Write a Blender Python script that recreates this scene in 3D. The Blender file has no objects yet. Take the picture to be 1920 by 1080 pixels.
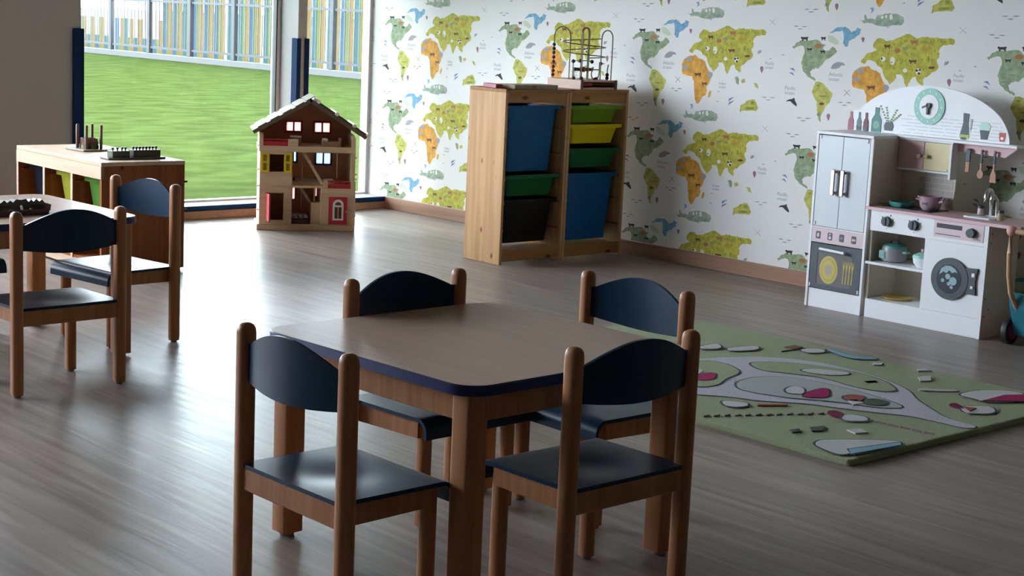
import bpy, bmesh, math, random
from mathutils import Vector, Matrix
from mathutils.geometry import tessellate_polygon
random.seed(7)
PI = math.pi
sc = bpy.context.scene
COL = sc.collection

# ---------------------------------------------------------------- camera, sky, exposure
cam_data = bpy.data.cameras.new('camera')
cam_data.sensor_width = 36.0
cam_data.lens = 3060.2 / 1920 * 36
cam_data.clip_end = 500
cam = bpy.data.objects.new('camera', cam_data)
COL.objects.link(cam)
_R = Vector((0.73833092, -0.67295286, 0.04474264)); _U = Vector((0.07852443, 0.15166338, 0.98530814)); _F = Vector((0.66985175, 0.72397007, -0.164821))
cam.matrix_world = Matrix(((_R.x, _U.x, -_F.x, -6.81579), (_R.y, _U.y, -_F.y, -8.67288), (_R.z, _U.z, -_F.z, 1.32649), (0, 0, 0, 1)))
sc.camera = cam

world = bpy.data.worlds.new('overcast_sky'); sc.world = world
world.use_nodes = True
bg = world.node_tree.nodes['Background']
bg.inputs[0].default_value = (0.79, 0.875, 1.0, 1)
bg.inputs[1].default_value = 12.5
sc.view_settings.view_transform = 'Standard'
sc.view_settings.look = 'None'
sc.view_settings.gamma = 1
sc.view_settings.use_curve_mapping = False
sc.view_settings.exposure = 0.70
try:
    sc.cycles.max_bounces = 8; sc.cycles.diffuse_bounces = 5; sc.cycles.glossy_bounces = 3; sc.cycles.transparent_max_bounces = 12
    sc.cycles.caustics_reflective = False; sc.cycles.caustics_refractive = False
    sc.cycles.use_denoising = True
except Exception:
    pass

# ---------------------------------------------------------------- materials
MATS = {}
def mat(name, col, rough=0.5, spec=0.5, metal=0.0, var=0.0, scale=8.0, stretch=(1, 1, 1), bump=0.0, col2=None, coat=0.0):
    """principled material; var mixes the colour with a darker / second one along noise"""
    if name in MATS: return MATS[name]
    m = bpy.data.materials.new(name); m.use_nodes = True
    nt = m.node_tree; b = nt.nodes['Principled BSDF']
    b.inputs['Base Color'].default_value = (*col, 1)
    b.inputs['Roughness'].default_value = rough
    b.inputs['Specular IOR Level'].default_value = spec
    b.inputs['Metallic'].default_value = metal
    if coat: b.inputs['Coat Weight'].default_value = coat; b.inputs['Coat Roughness'].default_value = 0.15
    if var or bump:
        tc = nt.nodes.new('ShaderNodeTexCoord'); mp = nt.nodes.new('ShaderNodeMapping')
        mp.inputs['Scale'].default_value = stretch
        nz = nt.nodes.new('ShaderNodeTexNoise'); nz.inputs['Scale'].default_value = scale; nz.inputs['Detail'].default_value = 5
        nt.links.new(tc.outputs['Object'], mp.inputs[0]); nt.links.new(mp.outputs[0], nz.inputs['Vector'])
        if var:
            rp = nt.nodes.new('ShaderNodeValToRGB')
            c2 = col2 or tuple(c * (1 - var) for c in col)
            rp.color_ramp.elements[0].position = 0.36; rp.color_ramp.elements[1].position = 0.64
            rp.color_ramp.elements[0].color = (*c2, 1); rp.color_ramp.elements[1].color = (*col, 1)
            nt.links.new(nz.outputs['Fac'], rp.inputs[0]); nt.links.new(rp.outputs[0], b.inputs['Base Color'])
        if bump:
            bp = nt.nodes.new('ShaderNodeBump'); bp.inputs['Strength'].default_value = bump; bp.inputs['Distance'].default_value = 0.01
            nt.links.new(nz.outputs['Fac'], bp.inputs['Height']); nt.links.new(bp.outputs[0], b.inputs['Normal'])
    MATS[name] = m
    return m

def pine(name, light, dark, grain=(30, 30, 1.2), knots=(0, 13, 7), rough=0.45):
    if name in MATS: return MATS[name]
    m = bpy.data.materials.new(name); m.use_nodes = True
    nt = m.node_tree; b = nt.nodes['Principled BSDF']; L = nt.links.new
    b.inputs['Roughness'].default_value = rough; b.inputs['Specular IOR Level'].default_value = 0.18
    tc = nt.nodes.new('ShaderNodeTexCoord'); mp = nt.nodes.new('ShaderNodeMapping'); mp.inputs['Scale'].default_value = grain
    nz = nt.nodes.new('ShaderNodeTexNoise'); nz.inputs['Scale'].default_value = 1.0; nz.inputs['Detail'].default_value = 4; nz.inputs['Distortion'].default_value = 0.6
    L(tc.outputs['Object'], mp.inputs[0]); L(mp.outputs[0], nz.inputs['Vector'])
    rp = nt.nodes.new('ShaderNodeValToRGB'); rp.color_ramp.elements[0].position = 0.32; rp.color_ramp.elements[1].position = 0.62
    rp.color_ramp.elements[0].color = (*dark, 1); rp.color_ramp.elements[1].color = (*light, 1)
    L(nz.outputs['Fac'], rp.inputs[0])
    out = rp.outputs[0]
    if knots:
        mp2 = nt.nodes.new('ShaderNodeMapping'); mp2.inputs['Scale'].default_value = knots; mp2.inputs['Location'].default_value = (.37, .61, .2)
        vo = nt.nodes.new('ShaderNodeTexVoronoi'); vo.inputs['Scale'].default_value = 1.0
        L(tc.outputs['Object'], mp2.inputs[0]); L(mp2.outputs[0], vo.inputs['Vector'])
        r2 = nt.nodes.new('ShaderNodeValToRGB'); r2.color_ramp.elements[0].position = 0.06; r2.color_ramp.elements[1].position = 0.15
        r2.color_ramp.elements[0].color = (0.38, 0.22, 0.14, 1); r2.color_ramp.elements[1].color = (1, 1, 1, 1)
        L(vo.outputs['Distance'], r2.inputs[0])
        mx = nt.nodes.new('ShaderNodeMixRGB'); mx.blend_type = 'MULTIPLY'; mx.inputs[0].default_value = 1
        L(out, mx.inputs[1]); L(r2.outputs[0], mx.inputs[2]); out = mx.outputs[0]
    L(out, b.inputs['Base Color'])
    MATS[name] = m
    return m

def floor_mat():
    m = bpy.data.materials.new('grey_oak_vinyl'); m.use_nodes = True
    nt = m.node_tree; b = nt.nodes['Principled BSDF']; L = nt.links.new
    tc = nt.nodes.new('ShaderNodeTexCoord')
    mp = nt.nodes.new('ShaderNodeMapping'); mp.inputs['Rotation'].default_value = (0, 0, PI / 2)
    L(tc.outputs['Object'], mp.inputs[0])
    br = nt.nodes.new('ShaderNodeTexBrick'); br.inputs['Scale'].default_value = 1; br.inputs['Brick Width'].default_value = 1.2; br.inputs['Row Height'].default_value = 0.15
    br.inputs['Mortar Size'].default_value = 0.0012; br.inputs['Color1'].default_value = (0.93, 0.93, 0.93, 1); br.inputs['Color2'].default_value = (1.07, 1.07, 1.07, 1); br.inputs['Mortar'].default_value = (0.8, 0.8, 0.8, 1)
    L(mp.outputs[0], br.inputs['Vector'])
    m2 = nt.nodes.new('ShaderNodeMapping'); m2.inputs['Scale'].default_value = (26, 1.6, 1)
    L(tc.outputs['Object'], m2.inputs[0])
    nz = nt.nodes.new('ShaderNodeTexNoise'); nz.inputs['Scale'].default_value = 1; nz.inputs['Detail'].default_value = 7; nz.inputs['Distortion'].default_value = 0.5
    L(m2.outputs[0], nz.inputs['Vector'])
    rp = nt.nodes.new('ShaderNodeValToRGB'); rp.color_ramp.elements[0].position = 0.3; rp.color_ramp.elements[1].position = 0.68
    rp.color_ramp.elements[0].color = (*FLOOR_DARK, 1); rp.color_ramp.elements[1].color = (*FLOOR_LIGHT, 1)
    L(nz.outputs['Fac'], rp.inputs[0])
    mx = nt.nodes.new('ShaderNodeMixRGB'); mx.blend_type = 'MULTIPLY'; mx.inputs[0].default_value = 1
    L(rp.outputs[0], mx.inputs[1]); L(br.outputs['Color'], mx.inputs[2]); L(mx.outputs[0], b.inputs['Base Color'])
    mr = nt.nodes.new('ShaderNodeMapRange'); mr.inputs['To Min'].default_value = 0.26; mr.inputs['To Max'].default_value = 0.40
    L(nz.outputs['Fac'], mr.inputs['Value']); L(mr.outputs[0], b.inputs['Roughness'])
    bp = nt.nodes.new('ShaderNodeBump'); bp.inputs['Strength'].default_value = 0.25; bp.inputs['Distance'].default_value = 0.004
    L(nz.outputs['Fac'], bp.inputs['Height']); L(bp.outputs[0], b.inputs['Normal'])
    b.inputs['Specular IOR Level'].default_value = 0.14
    return m
FLOOR_DARK = (0.185, 0.148, 0.125); FLOOR_LIGHT = (0.335, 0.278, 0.240)

def glass_mat(name, tint, gloss=0.06):
    m = bpy.data.materials.new(name); m.use_nodes = True
    nt = m.node_tree; nt.nodes.clear(); L = nt.links.new
    o = nt.nodes.new('ShaderNodeOutputMaterial'); t = nt.nodes.new('ShaderNodeBsdfTransparent'); g = nt.nodes.new('ShaderNodeBsdfGlossy')
    t.inputs[0].default_value = (*tint, 1); g.inputs['Roughness'].default_value = 0.02
    mx = nt.nodes.new('ShaderNodeMixShader'); lw = nt.nodes.new('ShaderNodeFresnel'); lw.inputs['IOR'].default_value = 1.22
    L(lw.outputs[0], mx.inputs[0]); L(t.outputs[0], mx.inputs[1]); L(g.outputs[0], mx.inputs[2]); L(mx.outputs[0], o.inputs[0])
    MATS[name] = m
    return m

def frosted(name, tint):
    m = bpy.data.materials.new(name); m.use_nodes = True
    nt = m.node_tree; nt.nodes.clear(); L = nt.links.new
    o = nt.nodes.new('ShaderNodeOutputMaterial'); t = nt.nodes.new('ShaderNodeBsdfTranslucent'); g = nt.nodes.new('ShaderNodeBsdfTransparent')
    t.inputs[0].default_value = (*tint, 1); g.inputs[0].default_value = (*tint, 1)
    mx = nt.nodes.new('ShaderNodeMixShader'); mx.inputs[0].default_value = .25
    L(t.outputs[0], mx.inputs[1]); L(g.outputs[0], mx.inputs[2]); L(mx.outputs[0], o.inputs[0])
    return m
WHITE = mat('white_paint', (0.78, 0.77, 0.74), 0.55)
WALLP = mat('wallpaper_ground', (0.80, 0.79, 0.76), 0.7, 0.3)
GREYWALL = mat('grey_beige_paint', (0.10, 0.09, 0.08), 0.7, 0.3)
BEECH = pine('lacquered_beech', (0.46, 0.22, 0.105), (0.37, 0.165, 0.075), (40, 40, 3), knots=False, rough=0.32)
NAVY = mat('navy_plywood', (0.006, 0.030, 0.064), 0.30, 0.2)
LAMIN = mat('beech_laminate', (0.52, 0.365, 0.28), 0.34, 0.35, var=0.12, scale=1.0, stretch=(60, 3, 1))
BAND = mat('blue_edge_band', (0.007, 0.018, 0.11), 0.35)
PINE = pine('pine_light', (0.62, 0.38, 0.195), (0.50, 0.28, 0.125))
PINEH = pine('pine_rail_shaded', (0.42, 0.22, 0.085), (0.33, 0.155, 0.055), (1.2, 30, 30), knots=(5, 0, 10))  # unit pine again, darkened to carry the shade on its room-facing fronts
PINED = pine('pine_shaded', (0.30, 0.10, 0.034), (0.20, 0.06, 0.02), knots=(9, 0, 4))  # bench pine with the shade of its backlit faces put into the colour
PINEDH = pine('bench_pine_lit', (0.62, 0.47, 0.34), (0.52, 0.38, 0.27), (30, 1.2, 30), knots=False)  # same bench pine, paler for window light on its top and front edges
BASEW = pine('baseboard_wood', (0.40, 0.24, 0.17), (0.32, 0.18, 0.12), (30, 1.0, 30), knots=False, rough=0.5)
GUARD = mat('blue_foam', (0.006, 0.03, 0.10), 0.75, 0.15)
ALU = mat('window_frame_white', (0.66, 0.68, 0.70), 0.4)
RUBBER = mat('grey_glide', (0.25, 0.24, 0.23), 0.6)
METAL = mat('brushed_steel', (0.55, 0.55, 0.55), 0.3, metal=1.0)
KWHITE = mat('kitchen_white', (0.86, 0.88, 0.90), 0.4)
KCREAM = mat('kitchen_cream', (0.66, 0.60, 0.50), 0.5)
KPINK = mat('kitchen_pink', (0.72, 0.47, 0.49), 0.4)
KROSE = mat('kitchen_pale_rose', (0.72, 0.58, 0.60), 0.4)
KYEL = mat('kitchen_yellow', (0.78, 0.68, 0.36), 0.4)
SLATE = mat('slate_print', (0.055, 0.07, 0.085), 0.45)
MINT = mat('mint_print', (0.33, 0.66, 0.56), 0.5)
TEAL = mat('teal_green', (0.10, 0.36, 0.30), 0.45)
BLACK = mat('black_plastic', (0.012, 0.012, 0.014), 0.35)

# ---------------------------------------------------------------- mesh helpers
class MB:
    def __init__(self): self.bm = bmesh.new(); self.mi = 0
    def _fin(self, vs, M):
        if M is not None: bmesh.ops.transform(self.bm, matrix=M, verts=vs)
    def box(self, x0, x1, y0, y1, z0, z1, b=0.0, M=None, seg=1):
        vs = [self.bm.verts.new(p) for p in ((x0, y0, z0), (x1, y0, z0), (x1, y1, z0), (x0, y1, z0), (x0, y0, z1), (x1, y0, z1), (x1, y1, z1), (x0, y1, z1))]
        fs = [self.bm.faces.new([vs[i] for i in q]) for q in ((0, 3, 2, 1), (4, 5, 6, 7), (0, 1, 5, 4), (1, 2, 6, 5), (2, 3, 7, 6), (3, 0, 4, 7))]
        for f in fs: f.material_index = self.mi
        if b > 0:
            es = list({e for f in fs for e in f.edges})
            r = bmesh.ops.bevel(self.bm, geom=es, offset=b, segments=seg, affect='EDGES', profile=0.5)
            vs = list({v for f in r['faces'] for v in f.verts} | {v for v in vs if v.is_valid})
        self._fin(vs, M)
        return self
    def prism(self, pts, d0, d1, axis='z', M=None):
        """pts 2-D outline extruded along axis between d0 and d1"""
        def P(a, b, d): return {'z': (a, b, d), 'y': (a, d, b), 'x': (d, a, b)}[axis]
        lo = [self.bm.verts.new(P(a, b, d0)) for a, b in pts]; hi = [self.bm.verts.new(P(a, b, d1)) for a, b in pts]
        n = len(pts)
        if n < 5: fs = [self.bm.faces.new(lo[::-1]), self.bm.faces.new(hi)]
        else:
            tr = tessellate_polygon([[Vector((a, b, 0)) for a, b in pts]])
            fs = [self.bm.faces.new([g[i] for i in t]) for g in (lo, hi) for t in tr]
        for i in range(n): fs.append(self.bm.faces.new([lo[i], lo[(i + 1) % n], hi[(i + 1) % n], hi[i]]))
        for f in fs: f.material_index = self.mi
        bmesh.ops.recalc_face_normals(self.bm, faces=fs)
        self._fin(lo + hi, M)
        return self
    def loft(self, rings, cap=True, M=None):
        R = [[self.bm.verts.new(p) for p in r] for r in rings]; n = len(R[0]); fs = []
        for a, b in zip(R, R[1:]):
            for i in range(n): fs.append(self.bm.faces.new([a[i], a[(i + 1) % n], b[(i + 1) % n], b[i]]))
        if cap: fs += [self.bm.faces.new(R[0][::-1]), self.bm.faces.new(R[-1])]
        for f in fs: f.material_index = self.mi
        bmesh.ops.recalc_face_normals(self.bm, faces=fs)
        self._fin([v for r in R for v in r], M)
        return self
    def lathe(self, prof, c=(0, 0, 0), n=20, M=None):
        return self.loft([[(c[0] + r * math.cos(2 * PI * i / n), c[1] + r * math.sin(2 * PI * i / n), c[2] + z) for i in range(n)] for r, z in prof], True, M)
    def tube(self, pts, r, n=8, M=None):
        P = [Vector(p) for p in pts]; rings = []
        up = Vector((0, 0, 1))
        for i, p in enumerate(P):
            t = (P[min(i + 1, len(P) - 1)] - P[max(i - 1, 0)]).normalized()
            a = t.cross(up)
            if a.length < 1e-3: a = t.cross(Vector((1, 0, 0)))
            a.normalize(); b = t.cross(a).normalized()
            if rings and a.dot(last) < 0: a, b = -a, -b
            last = a
            rr = r[i] if isinstance(r, (list, tuple)) else r
            rings.append([tuple(p + a * rr * math.cos(2 * PI * k / n) + b * rr * math.sin(2 * PI * k / n)) for k in range(n)])
        return self.loft(rings, True, M)
    def ball(self, c, r, n=10, sz=1.0, M=None):
        k = n // 2 + 1
        return self.lathe([(max(r * math.sin(PI * i / k), r * 0.04), -r * sz * math.cos(PI * i / k)) for i in range(k + 1)], c, n, M)
    def flat(self, pts, f3):
        vs = [self.bm.verts.new(f3(a, b)) for a, b in pts]
        for t in ([range(len(pts))] if len(pts) < 5 else tessellate_polygon([[Vector((a, b, 0)) for a, b in pts]])):
            f = self.bm.faces.new([vs[i] for i in t]); f.material_index = self.mi
        return self
    def grid(self, fn, nu, nv, thick=None):
        """surface fn(u,v) -> point, optionally a second sheet thick(u,v) closing it into a solid"""
        A = [[self.bm.verts.new(fn(i / nu, j / nv)) for j in range(nv + 1)] for i in range(nu + 1)]; fs = []
        for i in range(nu):
            for j in range(nv): fs.append(self.bm.faces.new([A[i][j], A[i + 1][j], A[i + 1][j + 1], A[i][j + 1]]))
        if thick:
            B = [[self.bm.verts.new(thick(i / nu, j / nv)) for j in range(nv + 1)] for i in range(nu + 1)]
            for i in range(nu):
                for j in range(nv): fs.append(self.bm.faces.new([B[i][j], B[i][j + 1], B[i + 1][j + 1], B[i + 1][j]]))
            ring = [(i, 0) for i in range(nu)] + [(nu, j) for j in range(nv)] + [(i, nv) for i in range(nu, 0, -1)] + [(0, j) for j in range(nv, 0, -1)]
            for (a, b), (c, d) in zip(ring, ring[1:] + ring[:1]): fs.append(self.bm.faces.new([A[a][b], B[a][b], B[c][d], A[c][d]]))
        for f in fs: f.material_index = self.mi
        bmesh.ops.recalc_face_normals(self.bm, faces=fs)
        return self
    def mesh(self, name, mats, smooth=False):
        me = bpy.data.meshes.new(name); self.bm.to_mesh(me); self.bm.free()
        for m in (mats if isinstance(mats, (list, tuple)) else [mats]): me.materials.append(m)
        if smooth:
            for p in me.polygons: p.use_smooth = True
            me.set_sharp_from_angle(angle=math.radians(40))
        return me

def link(name, me, parent=None, loc=None, rotz=None):
    o = bpy.data.objects.new(name, me); COL.objects.link(o)
    if parent is not None: o.parent = parent
    if loc is not None: o.location = loc
    if rotz is not None: o.rotation_euler = (0, 0, rotz)
    return o
def obj(name, mb, m, parent=None, smooth=False, loc=None, rotz=None):
    return link(name, mb.mesh(name, m, smooth), parent, loc, rotz)
def tag(o, label, cat, group=None, kind=None):
    o['label'] = label; o['category'] = cat
    if group: o['group'] = group
    if kind: o['kind'] = kind
    return o
def thing(name, label, cat, loc, rotz=0.0, group=None):
    o = bpy.data.objects.new(name, None); COL.objects.link(o)
    o.empty_display_size = 0.1; o.location = loc; o.rotation_euler = (0, 0, rotz)
    return tag(o, label, cat, group)
def struct(name, mb, m, parent=None, label=None, smooth=False):
    o = obj(name, mb, m, parent, smooth)
    if parent is None: o['kind'] = 'structure'
    if label: o['label'] = label
    return o
def B(*a, **k): return MB().box(*a, **k)
def copy_tree(o, parent=None):
    c = o.copy(); COL.objects.link(c); c.parent = parent
    for ch in list(o.children): copy_tree(ch, c)
    return c
def rrect(w, h, r, n=6):
    pts = []
    for cx, cy, a0 in ((w / 2 - r, h / 2 - r, 0), (-w / 2 + r, h / 2 - r, PI / 2), (-w / 2 + r, -h / 2 + r, PI), (w / 2 - r, -h / 2 + r, 1.5 * PI)):
        for i in range(n + 1):
            a = a0 + PI / 2 * i / n; pts.append((cx + r * math.cos(a), cy + r * math.sin(a)))
    return pts
def ell(cx, cy, a, b, n=24): return [(cx + a * math.cos(2 * PI * i / n), cy + b * math.sin(2 * PI * i / n)) for i in range(n)]
def holes(mb, x0, x1, z0, z1, y0, y1, hs):
    """upright panel with rectangular openings hs = (xa, xb, za, zb)"""
    xs = sorted({x0, x1, *[h[0] for h in hs], *[h[1] for h in hs]}); zs = sorted({z0, z1, *[h[2] for h in hs], *[h[3] for h in hs]})
    for a, b in zip(xs, xs[1:]):
        for c, d in zip(zs, zs[1:]):
            mx, mz = (a + b) / 2, (c + d) / 2
            if not any(h[0] < mx < h[1] and h[2] < mz < h[3] for h in hs): mb.box(a, b, y0, y1, c, d)
    return mb

# ---------------------------------------------------------------- the room
ZC, XL, YF = 2.9, -9.0, -10.5
struct('floor', B(XL, 0.0, YF, 0.0, -0.12, 0), floor_mat(), label='grey-brown wood-grain vinyl floor with soft window reflections')
struct('ceiling', B(XL, 0.2, YF, 0.32, ZC, ZC + .1), mat('ceiling_paint', (0.42, 0.41, 0.40), 0.8, 0.2))
struct('wall_left', B(XL - .15, XL, YF, 0.32, 0, ZC), GREYWALL)
struct('wall_front', B(XL, 0.2, YF - .15, YF, 0, ZC), GREYWALL)
ZW = 1.66; ZW3 = 2.8  # window heads out of view, set low to limit sky light near the glass
w = MB()
w.box(XL, -8.9, 0, .3, 0, ZC)
w.box(-8.9, -3.1, 0, .3, 0, .75); w.box(-8.9, -3.1, 0, .3, ZW3, ZC)  # unseen wide opening, added to bring more sky light into the room
w.box(-3.1, -2.25, 0, .3, 0, ZC)
w.box(-2.25, -.742, 0, .3, 0, .075); w.box(-2.25, -.742, 0, .3, ZW, ZC)
w.box(-.742, -.674, 0, .3, 0, ZC)
w.box(-.674, 0, 0, .3, 0, .075); w.box(-.674, 0, 0, .3, ZW, ZC)
struct('wall_back', w, mat('window_wall_paint', (0.46, 0.45, 0.43), 0.65, 0.3), label='grey window wall with floor-length openings and a slim pillar')
WALLR = struct('wall_right', B(0, .15, YF, .3, 0, ZC), WALLP, label='white wallpaper with repeated illustrated world maps')
struct('baseboard_right', B(-.015, 0, YF, 0, 0, .08, b=.003), BASEW, label='brown wooden baseboard under the map wallpaper')
struct('baseboard_back', B(-2.25, -.015, -.015, 0, 0, .048, b=.003), BASEW, label='low brown baseboard under the windows')
PANE = glass_mat('window_glass', (0.93, 0.97, 0.95))
for n, (a, b_) in enumerate(((-2.25, -.742), (-.674, 0.0)), 1):
    f = MB(); t = .02
    f.box(a, a + t, .20, .25, .075, ZW); f.box(b_ - t, b_, .20, .25, .075, ZW); f.box(a + t, b_ - t, .20, .25, .075, .075 + t * .6); f.box(a + t, b_ - t, .20, .25, ZW - t, ZW)
    wo = struct('window_%d' % n, f, ALU, label=('wide' if n == 1 else 'narrow') + ' floor-length window looking onto the lawn')
    if n == 1: obj('gasket', B(b_ - t - .007, b_ - t, .205, .245, .1, ZW - t), mat('black_gasket', (.02, .02, .022), .5), wo)
    obj('pane', B(a + t, b_ - t, .222, .228, .075 + t * .6, ZW - t), PANE, wo)

# foam guards on the edges of the window wall
def guard(label, x, s, zt, w1):
    m = MB()
    m.box(min(x, x + s * w1), max(x, x + s * w1), -.016, 0, .08, zt, b=.004)
    m.box(min(x, x - s * .014), max(x, x - s * .014), -.016, .05, .08, zt, b=.004)
    tag(obj('corner_guard', m, GUARD), label, 'corner guard', 'blue foam corner guards')
guard('wide dark blue foam guard on the grey wall corner left of the big window', -2.25, -1, 1.14, .055)
guard('slim blue foam guard on the left edge of the pillar between the windows', -.742, 1, 1.12, .018)
guard('slim blue foam guard on the right edge of the pillar between the windows', -.674, -1, 1.12, .018)
tag(obj('sill_guard', B(-2.25, -.004, -.022, 0, .05, .079, b=.004), GUARD), 'long dark blue foam strip along the low window sill', 'edge guard')

# ---------------------------------------------------------------- outdoors
def lawn_mat():
    m = mat('artificial_turf', (0.0335, 0.047, 0.0135), 0.9, 0.0, var=.34, scale=3.0, stretch=(.8, 1.2, 1), bump=.3)
    return m
tag(obj('lawn', B(-40, 12.0, .3, 80, -.2, 0.0), lawn_mat()), 'bright green lawn outside the windows', 'lawn', kind='stuff')
struct('pavement', B(12.0, 160, -40, 160, -.2, -.01), mat('pale_paving', (0.09, 0.085, 0.08), 0.9), label='pale paving beyond the fence')
struct('kerb', B(11.93, 12.15, 4, 40, 0, .13, b=.01), mat('kerb_concrete', (0.065, 0.065, 0.062), 0.9), label='pale concrete kerb along the lawn edge')
fence = thing('metal_fence', 'grey metal fence of posts, rails and thin bars beyond the lawn', 'fence', (12.05, 20, 0.131))
FG = mat('fence_grey', (0.019, 0.020, 0.024), 0.5); FL = mat('fence_bar_white', (0.055, 0.055, 0.055), 0.5)
pm = B(-.05, .05, -.06, .06, 0, 2.3, b=.008).mesh('post', FG); bm_ = B(-.008, .008, -.010, .010, .1, 2.2).mesh('bar', FL)
for i in range(-9, 9): link('post', pm, fence, (0, i * 1.72 + .55, 0))
for z in (.1, 1.12, 2.16): obj('rail', B(-.02, .02, -15.3, 14.8, z, z + .05), FG, fence)
for i in range(-100, 90):
    if abs((i * .155 - .55) / 1.72 - round((i * .155 - .55) / 1.72)) > .06: link('bar', bm_, fence, (0, i * .155, 0))
slats = thing('slat_screen', 'screen of upright yellow, green and blue slats behind the metal fence', 'fence', (12.5, 20, 0))
SC = {'y': mat('slat_yellow', (0.115, 0.066, 0.006), 0.6), 'g': mat('slat_lime', (0.066, 0.085, 0.008), 0.6), 'b': mat('slat_blue', (0.004, 0.036, 0.070), 0.6), 't': mat('slat_teal', (0.004, 0.048, 0.055), 0.6)}
SM = {}
for c, wd in (('y', .15), ('g', .075), ('b', .16), ('t', .16)):
    for hgt, tagh in ((2.6, 'f'), (.85, 'm'), (.42, 's')): SM[c + tagh] = B(-.01, .01, 0, wd, 0, hgt).mesh('slat', SC[c])
y = -7.5; r = random.Random(4)
while y < 12:
    full = 'f' if y < 3.4 or (y < 4.2 and r.random() < .5) else None
    for c, wd in (('y', .155), ('g', .08), ('b' if r.random() < .6 else 't', .165)):
        link('slat', SM[c + (full or ('m' if c == 'y' else r.choice('sms')))], slats, (0, y, 0)); y += wd
    y += .03 if r.random() < .75 else .12
obj('ground_rail', B(-.03, .03, -7.6, 12.2, 0, .06), FG, slats)
PRINT_COLOURS=['blue', 'brown', 'dark', 'green', 'grey', 'indigo', 'ink', 'mauve', 'moss', 'olive', 'orange', 'pale', 'rust', 'sage', 'slate', 'white', 'yellow']
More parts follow.
